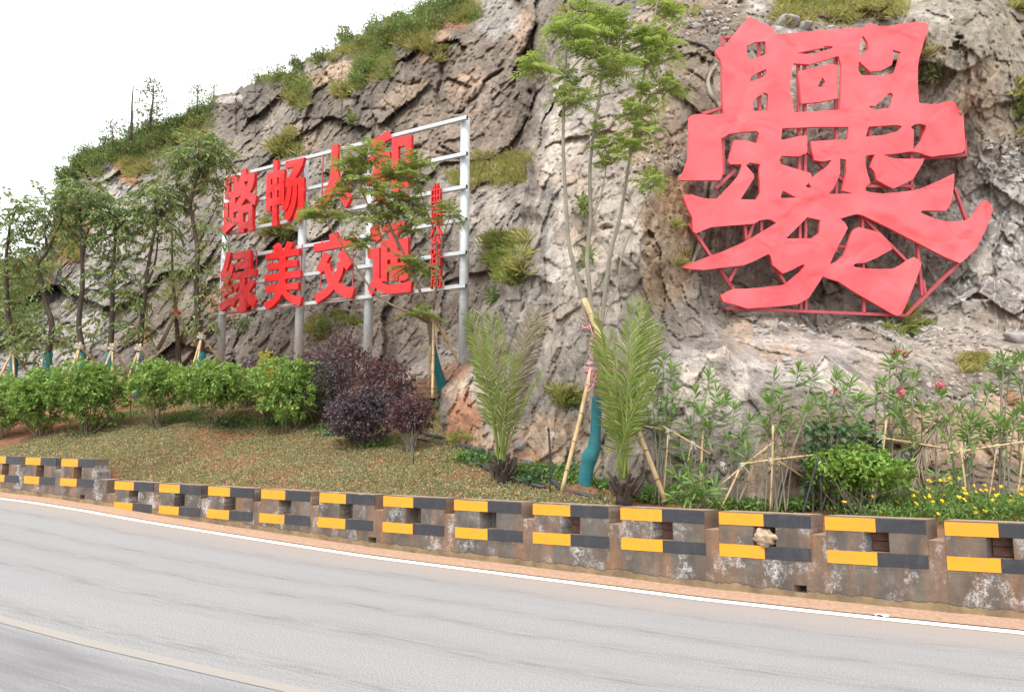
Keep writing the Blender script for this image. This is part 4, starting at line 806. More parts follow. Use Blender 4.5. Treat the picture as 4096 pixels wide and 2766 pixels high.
# ------------------------------------------------------------------ giant character on the cliff
def Z3(*p): return [(2048 + x / 2.2695, y / 2.2695) for x, y in p]
def Z4(*p): return [(3072 + x / 2.2695, y / 2.2695) for x, y in p]
def Z7(*p): return [(2048 + x / 2.2695, 691 + y / 2.2695) for x, y in p]
def Z8(*p): return [(3072 + x / 2.2695, 691 + y / 2.2695) for x, y in p]
OUT = (Z3((2160,150),(2324,235)) + Z4((30,235),(52,265),(60,308),(150,305),(240,297),(560,270),(865,250),(895,228),(925,208),(985,232),(1070,240),(1180,222),(1290,205),(1400,203),(1440,212),(1458,235),(1450,285),(1425,350),(1395,450),(1375,520),(1362,600),(1360,720),(1365,850),(1370,930),(1400,940),(1470,945),(1540,945),(1600,925),(1650,920),(1690,922),(1730,940),(1772,970),(1778,1100),(1785,1220),(1790,1355),(1765,1385),(1700,1397),(1560,1410),(1495,1422),(1440,1410),(1400,1392),(1330,1377),(1290,1375),(1180,1392),(1050,1405),(1100,1428),(1180,1440),(1300,1442),(1420,1440),(1400,1490))
  + Z8((1345,10),(1320,55),(1260,90),(1140,143),(1060,105),(985,62),(972,0)) + Z4((968,1560),(930,1515),(970,1405),(940,1403),(885,1415),(885,1490)) + Z8((905,10),(932,90),(895,122),(880,162),(940,178),(1040,188),(1150,180),(1280,165),(1380,145),(1500,95),(1600,50),(1690,5),(1692,60),(1685,140),(1670,230),(1655,290),(1615,345),(1500,342),(1395,342),(1385,362),(1450,390),(1530,420),(1620,438),(1700,442),(1770,437),(1830,412),(1870,375),(1910,320),(1940,270),(1970,250),(1990,252),(2025,290),(2042,340),(2020,400),(1980,510),(1930,610),(1890,690),(1820,755),(1770,805),(1740,818),(1600,760),(1360,635),(1100,500),(860,385),(810,373),(740,390),(655,417),(700,455),(725,500),(690,570),(640,660),(600,740),(560,832),(620,805),(690,745),(710,700),(730,630),(760,550),(775,520),(790,505),(820,493),(880,505),(960,525),(1025,550),(1070,600),(1130,690),(1080,720),(980,775),(880,815),(800,822),(772,838),(790,855),(900,868),(1000,872),(1130,870),(1200,840),(1270,790),(1325,762),(1360,785),(1395,822),(1360,930),(1310,1060),(1250,1210),(1210,1285),(1175,1297),(1140,1285),(1000,1205),(800,1090),(640,985),(560,960),(497,938),(470,985),(420,1060),(375,1130),(275,1190),(150,1205),(0,1217))
  + Z7((2140,1232),(2040,1200),(1920,1170),(1890,1110),(2000,1055),(2130,1050),(2250,1043)) + Z8((0,1033),(100,1022),(160,1010),(230,950),(300,890),(335,840),(320,830),(280,848),(200,890),(135,913),(85,870),(45,840),(35,790),(20,745),(0,738)) + Z7((2200,800),(2100,840),(2000,850),(1870,865),(1750,880),(1640,875),(1540,862),(1537,848),(1650,810),(1790,755),(1920,710),(2080,640),(2200,575)) + Z8((0,500),(75,455),(30,425),(0,420)) + Z7((2250,430),(2200,462),(2100,470),(1940,480),(1800,495),(1740,520),(1670,550),(1645,530),(1640,410),(1600,330),(1558,220),(1560,200),(1640,198),(1700,220),(1790,237),(1860,235),(1930,165),(2000,92),(2050,30))
  + Z3((2068,1565),(2085,1510),(2080,1490),(1980,1490),(1965,1465),(1990,1370),(2020,1270),(2115,1272),(2225,1302),(2240,1240),(2245,1212),(2225,1190),(2140,1195),(1970,1215),(1900,1260),(1905,1330),(1915,1568)) + Z7((1900,50),(1885,68),(1520,68),(1520,50),(1550,10)) + Z3((1580,1500),(1600,1440),(1605,1200),(1612,1060),(1650,1040),(1700,1035),(1800,1045),(1924,1030),(1922,820),(1915,620),(1895,545),(1842,470),(1880,428),(1925,428),(2000,330),(2080,230)))
HOLES4 = [Z3((2128,420),(2200,385),(2300,375),(2312,490),(2170,542),(2140,530)), Z3((2150,735),(2180,690),(2240,655),(2290,632),(2310,630),(2305,670),(2280,700),(2175,738)), Z3((2190,940),(2200,900),(2290,840),(2324,855),(2326,900),(2318,1010),(2190,1005)),
  Z4((260,482),(505,432),(510,418),(592,420),(580,440),(420,485),(340,492)), Z4((230,575),(375,585),(540,540),(620,513),(645,513),(668,600),(660,850),(655,995),(240,1022),(200,830),(200,760),(215,660)),
  Z4((862,325),(885,350),(905,390),(918,445),(880,470),(835,515),(825,500),(835,400)), Z4((825,555),(930,650),(1030,640),(1125,590),(1140,520),(1135,452),(1205,472),(1185,560),(1155,658),(1050,687),(850,684),(820,635)),
  Z4((915,962),(980,962),(1040,900),(1100,845),(1125,843),(1137,870),(1130,920),(1112,978),(970,997),(940,990)),
  Z4((130,1165),(430,1152),(732,1152),(728,1255),(720,1268),(560,1270),(385,1285),(400,1370),(420,1455),(500,1465),(580,1450),(540,1510),(455,1566)) + Z8((405,45)) + Z4((385,1570),(250,1530),(120,1490),(103,1450),(125,1415),(280,1420),(355,1385),(358,1228),(260,1240),(140,1270),(118,1262)),
  Z4((655,1437),(710,1450),(712,1566)) + Z8((690,90),(675,160),(770,187),(700,190),(550,192),(600,135),(640,40),(655,5)), Z4((915,1150),(1170,1133),(1218,1145),(1185,1190),(1050,1225),(885,1242)),
  Z4((1297,1155),(1330,1130),(1380,1122),(1437,1138),(1435,1180),(1400,1270),(1325,1355),(1320,1340),(1325,1180)), Z8((340,125),(370,90),(395,130),(370,138)), Z8((118,230),(122,190),(138,162),(262,225)), Z8((165,595),(250,510),(358,402),(475,428),(470,540),(395,595)),
  Z3((2125,1500),(2160,1475),(2250,1490)) + Z7((2247,5),(2255,180),(2215,245),(2075,240),(2200,45),(2195,15))]
SQ = [Z4((275,650),(560,582),(630,592),(632,893),(480,925),(305,942)), Z4((495,702),(522,742),(500,797),(480,795),(457,785),(465,745))]
gA = np.array([(2850 - CX) / F * 11.1, 11.1, 0]); gB = np.array([(3900 - CX) / F * 12.0, 12.0, 0])
gx = (gB - gA) / np.linalg.norm(gB - gA); gn = np.cross(gx, UZ)
def gp(px, py, off=0.0):
    p = on_plane(px, py, gA + gn * off, gn); return (float(np.dot(p - gA, gx)), float(p[2]))
def gw(u, z, off): return gA + gx * u + UZ * z + gn * off
big = thing('character_sign', 'giant red sheet metal character sign with cut outs mounted on the cliff face', 'sign', (*(gA + gx * 2.4)[:2], 3.6))
o = plate('panel', [[gp(*p) for p in lp] for lp in [OUT] + HOLES4], gA - gn * 0.025, gx, UZ, 0.05, M['panel'], big)
o = plate('panel', [[gp(*p) for p in lp] for lp in SQ], gA - gn * 0.025, gx, UZ, 0.05, M['panel'], big); tag(o, 'separate inner square panel with diamond hole')
STR = [(2900,1232,3625,1262),(3620,1262,3835,1052),(3816,750,3863,880),(3660,900,3686,1182),(3447,840,3454,1254),(3217,160,3222,1242),(3689,470,3689,640),(3343,220,3344,1010),(3192,240,3201,1240),(3034,150,3045,1000),(2753,894,2935,1160),(2973,860,2986,975),(3022,870,2984,975),(2876,1074,2926,1150),(2948,1062,2912,1132),(2889,150,2891,700),(2888,152,2935,150),(2808,456,2893,432),(2862,755,2940,680),(3070,1025,3145,1142),(3448,868,3630,1050),(3340,986,3400,989),(3690,634,3866,621),(3858,560,3860,625),(3465,746,3655,746),(3225,605,3300,675),(3690,150,3727,199),(3345,705,3380,728),(3643,600,3645,760),(3690,1120,3700,1180),(3470,110,3480,640)]
for a, b, c, d in STR:
    w = MB(); w.beam(gw(*gp(a, b, -0.1), -0.1), gw(*gp(c, d, -0.1), -0.1), 0.05, 0.05, gn); w.build('strut', M['red_tube'], big)
for px, py in ((2760,905),(2900,1232),(3222,1244),(3452,1250),(3625,1262),(3835,1052),(3690,640),(2891,440),(3034,160),(3480,112),(3863,622)):
    w = MB(); p = gw(*gp(px, py, -0.1), -0.1); q2 = on_cliff(px, py, -0.25)
    if np.linalg.norm(q2 - p) > 0.12: w.beam(p, q2, 0.04, 0.04); w.build('anchor', M['red_tube'], big)

# ------------------------------------------------------------------ plants: builders
def blob_points(n, c, r, rng, shell=0.55):
    d = rdir(n, rng); k = shell + (1 - shell) * rng.random(n) ** 0.6
    return np.asarray(c) + d * k[:, None] * np.asarray(r), d
def bamboo(parent, name, a, b, r, mat='bamboo', seg=0.33):
    a, b = np.asarray(a, float), np.asarray(b, float); L = np.linalg.norm(b - a); n = max(4, int(L / 0.12))
    P = np.array([a + (b - a) * k / n for k in range(n + 1)]); bow = unit(np.cross(b - a, [0.3, 0.4, 0.2])) * L * 0.006
    P = P + bow * np.sin(np.linspace(0, np.pi, n + 1))[:, None]
    w = MB(); w.tube(P, np.linspace(r * 1.08, r * 0.85, n + 1), 8); o = w.build(name, M[mat], parent, True)
    w = MB(); k = seg * 0.6
    while k < L - 0.05:
        p = a + (b - a) * k / L + bow * math.sin(math.pi * k / L); t = (b - a) / L
        w.tube([p - t * 0.008, p, p + t * 0.008], [r * 1.0, r * 1.16, r * 1.0], 8); k += seg
    if w.V: tag(w.build('joint', M['bamboo_node'], o, True), kind='stuff')
    return o
def pinnate_spray(rng, tip, n_fr, length, up, droop, pairs=11, lw=0.027):
    """Feathery fronds radiating from a branch tip; returns leaf mesh parts and stem tubes."""
    parts, stems = [], []
    for k in range(n_fr):
        az = 2 * np.pi * (k + rng.random() * 0.7) / n_fr; el = up + rng.normal(0, 0.28)
        d = np.array([math.cos(az) * math.cos(el), math.sin(az) * math.cos(el), math.sin(el)]); L = length * rng.uniform(0.7, 1.15)
        t = np.linspace(0, 1, 7); P = tip + d * (L * t)[:, None] + np.array([0, 0, -1.0]) * (droop * L * t ** 2.2)[:, None]
        stems.append(P)
        side = unit(np.cross(d, [0, 0, 1.0])); q = np.linspace(0.12, 1.0, pairs)
        C = np.stack([np.interp(q, t, P[:, i]) for i in range(3)], 1); pl = L * 0.30 * np.sin(np.pi * (0.18 + 0.72 * q)) ** 0.8
        for sgn_ in (1, -1):
            D = side * sgn_ + d * 0.55 + np.array([0, 0, -0.25]) + rng.normal(0, 0.12, (pairs, 3))
            parts.append(leaves(C, D, pl, lw * (length / 0.4), 0.12, 0.12, rng=rng))
    return parts, stems
def stem_tubes(w, stems, r0, r1, n=4):
    for P in stems: w.tube(P, np.linspace(r0, r1, len(P)), n, False)

def path3(pts):   # (px, py, depth) -> world
    return smooth_path([at(*p) for p in pts], 4)

# ------------------------------------------------------------------ row of young broad-leaved trees on the left
def street_tree(label, base, trunk, forks, blobs, seed, r0=0.075, wrap=True, twigs=40):
    rng = np.random.default_rng(seed)
    P = path3(trunk); z0 = ground_z(P[0][0], P[0][1]); foot = np.array([P[0][0], P[0][1], z0 - 0.1])
    P = np.vstack([foot, P]) if P[0][2] > z0 else P
    t = thing('young_tree', label, 'tree', (P[0][0], P[0][1], z0), 'young trees planted in a row below the cliff')
    w = MB(); w.tube(P, np.linspace(r0, r0 * 0.35, len(P)), 8); w.build('trunk', M['bark_dark'], t, True)
    tips = [P[int(len(P) * 0.55):]]
    for f in forks:
        Q = path3(f); w = MB(); w.tube(Q, np.linspace(r0 * 0.55, r0 * 0.2, len(Q)), 6); w.build('branch', M['bark_dark'], t, True); tips.append(Q)
    allp = np.vstack([P[2:]] + tips); wt = MB(); parts = []
    for (px, py, rx, ry, n) in blobs:
        n = max(3, int(n * 0.85))
        d = trunk[len(trunk) // 2][2]; c = at(px, py, d); k = pxm(d)
        pts, dr = blob_points(n, c, (rx * k, rx * k * 0.85, ry * k), rng, 0.25)
        for p, dd in zip(pts, dr):
            nl = rng.integers(9, 15); dv = unit(np.array([dd[0], dd[1], -0.15 + 0.5 * dd[2]]) + rng.normal(0, 0.35, 3)); L = rng.uniform(0.22, 0.38)
            q = np.linspace(0.05, 1, nl); C = p + dv * (L * q)[:, None] + np.array([0, 0, -1]) * (0.12 * q ** 2)[:, None]
            sd = unit(np.cross(dv, [0, 0, 1.0])); al = np.where(np.arange(nl) % 2, 1, -1)[:, None]
            D = sd * al * 0.8 + dv * 0.55 + np.array([0, 0, -0.45]) + rng.normal(0, 0.2, (nl, 3))
            parts.append(leaves(C, D, rng.uniform(0.10, 0.15, nl), rng.uniform(0.042, 0.062, nl), 0.18, 0.2, rng=rng))
        for p in pts[::5]:
            j = np.argmin(np.linalg.norm(allp - p, axis=1) + (allp[:, 2] > p[2]) * 0.3); a = allp[j]
            wt.tube([a, (a + p) / 2 + np.array([0, 0, 0.03]), p], [0.014, 0.009, 0.005], 4, False)
    V, Fc = cat_leaves(parts); tag(mesh('crown', V, Fc, M['leaf_tree'], t), kind='stuff')
    tag(wt.build('twig_mass', M['bark_dark'], t), kind='stuff')
    if wrap:
        top = P[0] + (P[1] - P[0]) * 1.0; zz = max(z0 + 0.6, 3.58); Q = [np.array([np.interp(z, P[:, 2], P[:, 0]), np.interp(z, P[:, 2], P[:, 1]), z]) for z in np.linspace(z0 - 0.05, zz, 8)]
        w = MB(); w.tube(Q, np.full(8, r0 * 1.35), 10); w.build('trunk_wrap', M['wrap'], t, True)
    return t, P, z0
TD = 17.4
street_tree('young tree at far left edge of the photo, leafy from top to bottom', None, [(60, 1390, TD), (35, 1270, TD), (27, 1150, TD), (26, 1020, TD), (40, 900, TD)], [], [(40, 870, 95, 110, 75), (20, 1000, 80, 70, 40), (100, 1080, 80, 50, 22), (20, 1130, 60, 60, 18), (60, 1250, 80, 60, 20), (40, 1340, 60, 50, 12)], 11)
street_tree('young tree with curved leaning trunk and airy crown against the sky, second from left', None, [(190, 1440, TD), (208, 1300, TD), (185, 1220, TD), (168, 1130, TD), (150, 1060, TD), (185, 1010, TD), (180, 930, TD)], [[(185, 1010, TD), (215, 950, TD), (250, 880, TD)]],
            [(160, 820, 80, 90, 50), (220, 860, 90, 70, 50), (130, 990, 60, 50, 22), (280, 940, 60, 50, 22), (210, 1110, 60, 50, 14), (170, 1360, 90, 70, 45), (150, 1280, 60, 40, 12)], 12)
street_tree('young tree with a dark straight trunk forked high up, in front of the pale slab', None, [(330, 1400, TD), (315, 1290, TD), (330, 1150, TD), (328, 1020, TD), (326, 930, TD), (320, 840, TD)], [[(333, 1020, TD), (345, 950, TD), (370, 870, TD)], [(325, 960, TD), (290, 930, TD), (270, 900, TD)]],
            [(330, 770, 95, 70, 75), (280, 810, 60, 50, 30), (400, 830, 80, 60, 45), (440, 870, 50, 50, 22), (270, 900, 40, 30, 8), (300, 1320, 60, 30, 10), (340, 1180, 25, 40, 5)], 13)
street_tree('young tree with a slim trunk and leaves all the way down, fourth from the left', None, [(440, 1400, TD), (448, 1300, TD), (450, 1180, TD), (455, 1050, TD), (462, 920, TD), (460, 850, TD)], [], [(450, 850, 90, 60, 45), (460, 940, 90, 60, 40), (500, 900, 60, 50, 20), (420, 1080, 70, 50, 22), (500, 1060, 70, 60, 26), (455, 1170, 60, 60, 22), (420, 1270, 60, 50, 14), (520, 1190, 50, 50, 12)], 14)
street_tree('young tree with leaning twin trunk and bright dense crown, left of the lettering sign', None, [(560, 1400, TD), (568, 1280, TD), (580, 1180, TD), (590, 1080, TD), (608, 980, TD), (628, 880, TD)], [[(582, 1140, TD), (610, 1080, TD), (625, 1020, TD), (632, 940, TD)]],
            [(630, 790, 90, 85, 90), (690, 800, 60, 60, 30), (590, 840, 50, 50, 22), (600, 870, 70, 40, 24), (690, 900, 40, 45, 14), (660, 990, 50, 40, 10), (560, 1180, 60, 50, 18), (530, 1290, 60, 40, 14), (570, 1330, 50, 40, 12), (660, 1060, 50, 40, 8)], 15)
street_tree('tall young tree with a big yellow green crown, nearest to the lettering sign', None, [(808, 1370, TD), (790, 1250, TD), (785, 1120, TD), (790, 1000, TD), (775, 900, TD), (762, 820, TD), (780, 740, TD), (795, 690, TD)], [[(790, 980, TD), (820, 920, TD), (850, 860, TD)], [(764, 830, TD), (740, 790, TD), (728, 770, TD)]],
            [(800, 600, 100, 75, 90), (760, 650, 70, 50, 40), (870, 620, 60, 50, 28), (820, 560, 60, 40, 22), (830, 690, 70, 40, 26), (730, 730, 40, 40, 12), (855, 740, 35, 60, 12), (840, 870, 50, 40, 12), (850, 980, 50, 40, 10), (780, 1060, 45, 40, 9), (845, 1110, 50, 30, 8), (820, 1180, 60, 40, 14), (830, 1290, 50, 40, 14), (740, 1070, 40, 40, 6)], 16, 0.08)

def tripod(label, apex, feet, d, r=0.025, tie='string'):
    a = at(*apex, d); t = thing('bamboo_tripod', label, 'tree stake', (a[0], a[1], ground_z(a[0], a[1])), 'bamboo tripods propping the young trees')
    for k, (px, py) in enumerate(feet):
        dd = d + (-0.35 if k < len(feet) - 1 else 0.35); b = at(px, py, dd); dr = (b - a) / np.linalg.norm(b - a)
        zg = ground_z(b[0], b[1]); 
        if b[2] > zg: b = b + dr * min(1.2, (b[2] - zg) / max(0.2, -dr[2]))
        bamboo(t, 'pole', a - dr * 0.12, b, r)
    w = MB()
    for k in range(4):
        an = np.linspace(0, 2 * np.pi, 13); w.tube(np.stack([a[0] + 0.10 * np.cos(an), a[1] + 0.10 * np.sin(an), a[2] - 0.05 + 0.022 * k + 0.015 * np.sin(an * 2 + k)], 1), 0.010, 5, False)
    w.build('tie', M[tie], t, True); return t
tripod('bamboo tripod around the trunk at the far left edge', (52, 1405), [(20, 1465), (55, 1490), (105, 1480)], 17.2)
tripod('bamboo tripod of the straight dark trunk before the pale slab', (318, 1385), [(285, 1470), (300, 1475), (380, 1450)], 17.2)
tripod('bamboo tripod, third one from the left', (450, 1390), [(420, 1465), (448, 1490), (512, 1490)], 17.2)
tripod('bamboo tripod beside the magenta flowers', (558, 1392), [(508, 1520), (545, 1480), (600, 1450)], 17.0)
tripod('bamboo tripod left of the first steel post', (806, 1345), [(770, 1465), (790, 1440), (875, 1435)], 17.2)

# bare propped tree with a red band between two leafy trees
t = thing('propped_tree', 'thin bare dark tree with a red band and two wooden props', 'tree', at(700, 1440, 18.6)); z0 = ground_z(*at(700, 1440, 18.6)[:2])
P = path3([(715, 1480, 18.6), (712, 1380, 18.6), (704, 1250, 18.6), (690, 1100, 18.7), (688, 900, 18.8)])
w = MB(); w.tube(P, np.linspace(0.085, 0.02, len(P)), 8); w.build('trunk', M['bark_dark'], t, True)
for q in ((800, 1400), (630, 1400)):
    w = MB(); w.tube([at(704, 1255, 18.5), at(*q, 18.2)], [0.05, 0.055], 7); w.build('prop', M['bark_brown'], t, True)
w = MB(); w.tube([at(704, 1258, 18.6), at(704, 1244, 18.6)], [0.13, 0.12], 8); w.build('red_band', M['letter'], t, True)
rng = np.random.default_rng(21); Cq = []; 
for k in range(170):
    j = rng.integers(len(P) // 3, len(P)); a = P[j]; dv = unit(rng.normal(0, 1, 3) + [0, 0, 0.3]); L = rng.uniform(0.3, 0.9); Cq.append((a, dv, L))
parts = []
for a, dv, L in Cq:
    q = rng.random(10); parts.append(leaves(a + dv * (L * q)[:, None], rng.normal(0, 0.5, (10, 3)) + [0, 0, 0.6], 0.10, 0.012, 0.1, rng=rng))
V, Fc = cat_leaves(parts); tag(mesh('foliage', V, Fc, M['grass_green'], t), kind='stuff')

# ------------------------------------------------------------------ feathery tree in front of the lettering sign
def feather_tree(label, trunk, stems, sprays, seed, r0, wrap_pts=None, fr=(9, 12), length=0.42, bark='bark_grey', pairs=11, mat='leaf_fern', k_fr=0.8):
    rng = np.random.default_rng(seed); P = path3(trunk)
    t = thing('feathery_tree', label, 'tree', (*P[0][:2], ground_z(*P[0][:2])), None)
    w = MB(); w.tube(P, np.linspace(r0, r0 * 0.8, len(P)), 10); w.build('trunk', M[bark], t, True)
    if wrap_pts:
        Q = path3([p[:3] for p in wrap_pts]); rr_ = np.interp(np.linspace(0, 1, len(Q)), np.linspace(0, 1, len(wrap_pts)), [p[3] for p in wrap_pts])
        w = MB(); w.tube(Q, rr_, 14); w.build('trunk_wrap', M['wrap'], t, True)
    so = []
    for k, (pts, ra, rb) in enumerate(stems):
        Q = path3(pts); w = MB(); w.tube(Q, np.linspace(ra * 0.85, rb * 0.85, len(Q)), 7); so.append((Q, w.build('stem', M[bark], t, True)))
    for (px, py, rp, d) in sprays:
        c = at(px, py, d); tip = c - np.array([0, 0, rp * pxm(d) * 0.35])
        best = min(((np.min(np.linalg.norm(Q - tip, axis=1) + np.maximum(0, Q[:, 2] - tip[2]) * 2), Q, o) for Q, o in so), key=lambda x: x[0])
        Q = best[1]; j = int(np.argmin(np.linalg.norm(Q - tip, axis=1) + np.maximum(0, Q[:, 2] - tip[2]) * 2)); a = Q[j]
        L = rp * pxm(d) * 1.45
        parts, st = pinnate_spray(rng, tip, int(rng.integers(*fr) * k_fr), L, 0.45, 0.5, pairs, 0.021)
        p2, s2 = pinnate_spray(rng, tip + [0, 0, 0.06], int(fr[0] * 0.6), L * 0.8, 0.85, 0.35, pairs, 0.021); parts += p2; st += s2
        V, Fc = cat_leaves(parts); sp = tag(mesh('leaf_spray', V, Fc, M[mat], t), kind='stuff')
        w = MB(); stem_tubes(w, st, 0.005, 0.002, 3); w.tube([a, a * 0.5 + tip * 0.5 + [0, 0, -0.04], tip], [0.014, 0.011, 0.008], 5, False); tag(w.build('leaf_stalk', M['bark_brown'], sp), kind='stuff')
    return t
d1 = 13.0
ft1 = feather_tree('feathery leaved tree leaning across the red lettering sign', [(1770, 1560, 13.9), (1752, 1490, 13.7), (1735, 1420, 13.5), (1722, 1330, 13.2), (1716, 1290, 13.1)],
  [([(1716, 1295, 13.1), (1685, 1180, d1), (1640, 1065, d1), (1585, 955, d1), (1545, 870, d1), (1500, 780, d1)], 0.042, 0.016), ([(1712, 1290, 13.1), (1640, 1250, d1), (1560, 1215, d1), (1490, 1160, d1), (1420, 1060, d1), (1350, 950, d1), (1305, 890, d1)], 0.034, 0.014),
   ([(1735, 1240, 13.1), (1750, 1050, 13.1), (1735, 920, 13.1), (1700, 830, 13.1), (1670, 720, 13.1)], 0.026, 0.012), ([(1738, 1200, 13.1), (1765, 980, 13.1), (1795, 880, 13.1)], 0.018, 0.010), ([(1600, 1000, d1), (1560, 920, d1), (1480, 830, d1), (1450, 760, d1), (1440, 700, d1)], 0.02, 0.010), ([(1590, 1025, d1), (1530, 975, d1), (1480, 960, d1)], 0.012, 0.008), ([(1660, 1100, d1), (1650, 1070, d1)], 0.01, 0.008)],
  [(1300, 830, 95, d1), (1245, 850, 60, d1), (1440, 955, 80, d1), (1475, 600, 100, d1), (1430, 690, 85, d1), (1390, 640, 70, d1), (1540, 760, 105, 12.8), (1500, 850, 80, d1), (1580, 840, 80, d1), (1620, 680, 90, 12.9), (1665, 640, 75, d1), (1650, 790, 70, d1), (1690, 860, 70, d1), (1640, 910, 60, d1), (1800, 835, 75, 13.1), (1640, 1040, 85, 12.8), (1680, 1240, 75, 12.8), (1560, 700, 70, d1), (1360, 760, 60, d1)],
  31, 0.06, [(1768, 1565, 13.85, 0.10), (1765, 1530, 13.8, 0.10), (1748, 1470, 13.65, 0.085), (1735, 1410, 13.5, 0.07), (1726, 1365, 13.35, 0.065)], (9, 13), bark='bark_brown', pairs=18, mat='leaf_fern_dark', k_fr=0.75)
t = thing('bamboo_tripod', 'bamboo tripod with a pink ribbon under the feathery tree by the sign', 'tree stake', at(1735, 1590, 13.0), 'bamboo tripods propping the young trees')
for a, b in (((1733, 1255, 13.2), (1729, 1592, 12.6)), ((1728, 1270, 13.3), (1712, 1560, 13.4)), ((1738, 1275, 13.3), (1842, 1462, 13.6))): bamboo(t, 'pole', at(*a), at(*b), 0.028)
w = MB()
for k in range(5):
    an = np.linspace(0, 2 * np.pi, 13); c = at(1734, 1290 - 6 * k, 13.2); w.tube(np.stack([c[0] + 0.085 * np.cos(an), c[1] + 0.085 * np.sin(an), c[2] + 0.02 * np.sin(an + k)], 1), 0.009, 5, False)
w.build('ribbon', M['ribbon'], t, True)

# tall feathery tree with several stems and a teal wrapped foot
d2 = 8.75
S1 = [(2372, 1330), (2354, 1308), (2334, 1211), (2312, 1123), (2288, 1035), (2273, 955), (2264, 823), (2257, 691), (2252, 520), (2259, 352), (2264, 200), (2275, 53), (2281, -60)]
S2 = [(2380, 1320), (2365, 1242), (2356, 1132), (2348, 1043), (2356, 938), (2363, 867), (2359, 735), (2362, 640), (2378, 507), (2396, 397), (2407, 304), (2422, 211), (2445, 110), (2462, -40)]
S3 = [(2396, 1330), (2407, 1286), (2427, 1110), (2445, 999), (2475, 889), (2497, 779), (2513, 670), (2541, 507), (2568, 352), (2592, 198), (2616, 88), (2640, -60)]
S4 = [(2404, 1300), (2420, 1273), (2431, 1233), (2467, 1158), (2489, 1017), (2533, 911), (2577, 814), (2597, 770)]
dd = lambda L, d: [(x, y, d) for x, y in L]
ft2 = feather_tree('tall feathery leaved tree with four thin stems and a teal wrapped trunk by the wall', [(2340, 1975, 8.75), (2341, 1911, 8.75), (2352, 1858, 8.75), (2359, 1822, 8.75), (2376, 1792, 8.75), (2383, 1734, 8.75), (2385, 1585, 8.75), (2389, 1382, 8.75), (2385, 1310, 8.75)],
  [(dd(S1, 8.65), 0.042, 0.016), (dd(S2, 8.8), 0.04, 0.014), (dd(S3, 8.9), 0.038, 0.014), (dd(S4, 8.7), 0.016, 0.008), (dd([(2368, 865), (2396, 806), (2418, 713), (2428, 640), (2450, 560), (2480, 500)], 8.7), 0.014, 0.008), (dd([(2256, 430), (2215, 360), (2172, 290)], 8.5), 0.013, 0.009), (dd([(2258, 310), (2300, 260), (2350, 215)], 8.6), 0.016, 0.009), (dd([(2546, 480), (2590, 400), (2630, 372)], 8.9), 0.012, 0.008)],
  [(2150, 250, 80, 8.5), (2120, 280, 55, 8.5), (2290, 110, 105, 8.6), (2245, 95, 70, 8.7), (2330, 170, 80, 8.5), (2400, 110, 105, 8.8), (2440, 60, 90, 8.9), (2480, 130, 100, 8.9), (2380, 200, 80, 8.6), (2470, 250, 95, 8.7), (2420, 270, 75, 8.9), (2340, 20, 80, 8.8), (2300, 345, 55, 8.7), (2245, 375, 55, 8.5), (2310, 390, 75, 8.5), (2260, 290, 60, 8.7),
   (2620, 170, 100, 8.9), (2660, 165, 75, 9.0), (2590, 120, 70, 8.8), (2640, 0, 90, 9.0), (2690, 40, 60, 9.1), (2600, 230, 60, 8.8), (2630, 330, 85, 8.9), (2680, 340, 60, 9.0), (2570, 360, 55, 8.8), (2520, 430, 70, 8.7), (2570, 500, 80, 8.8), (2500, 560, 65, 8.7), (2540, 580, 60, 8.9), (2420, 575, 60, 8.7), (2385, 510, 45, 8.8), (2470, 610, 60, 8.6), (2410, 640, 40, 8.7), (2605, 715, 90, 8.7), (2580, 440, 50, 9.0)],
  32, 0.060, [(2340, 1965, 8.75, 0.092), (2341, 1911, 8.75, 0.088), (2350, 1862, 8.75, 0.088), (2358, 1828, 8.75, 0.105), (2374, 1796, 8.75, 0.085), (2381, 1740, 8.75, 0.070), (2385, 1660, 8.75, 0.067), (2387, 1588, 8.75, 0.067)], (9, 13), pairs=18, k_fr=0.7)
t = thing('bamboo_tripod', 'large bamboo tripod with pink ribbons around the teal wrapped trunk', 'tree stake', at(2400, 1960, 8.6), 'bamboo tripods propping the young trees')
for a, b, r in (((2366, 1475, 8.62), (2246, 1965, 8.35), 0.030), ((2336, 1195, 8.62), (2662, 2005, 8.1), 0.036), ((2405, 1500, 8.85), (2555, 1890, 9.15), 0.030), ((2440, 1790, 8.9), (2370, 1905, 8.9), 0.014)): bamboo(t, 'pole', at(*a), at(*b), r, seg=0.36)
w = MB(); rng = np.random.default_rng(4)
for cx, cy, n in ((2380, 1470, 7), (2368, 1298, 6)):
    for k in range(n):
        an = np.linspace(0, 2 * np.pi, 15); c = at(cx + rng.normal(0, 5), cy - 14 + 7 * k, 8.72); tl = rng.uniform(-0.05, 0.05)
        w.tube(np.stack([c[0] + 0.115 * np.cos(an), c[1] + 0.12 * np.sin(an), c[2] + tl * np.cos(an + k)], 1), 0.010, 5, False)
    for k in range(6):
        c = at(cx + rng.uniform(-22, 22), cy, 8.58); L = rng.uniform(0.15, 0.32); w.tube(smooth_path([c, c + [rng.normal(0, 0.03), -0.02, -L * 0.5], c + [rng.normal(0, 0.05), -0.02, -L]]), 0.009, 5)
for k in range(3):
    w.tube(smooth_path([at(2366 + 8 * k, 1440, 8.6), at(2357 + 14 * k, 1410, 8.6), at(2362 + 16 * k, 1380, 8.62), at(2372 + 10 * k, 1310, 8.64)]), 0.008, 5)
w.build('ribbon', M['ribbon'], t, True)

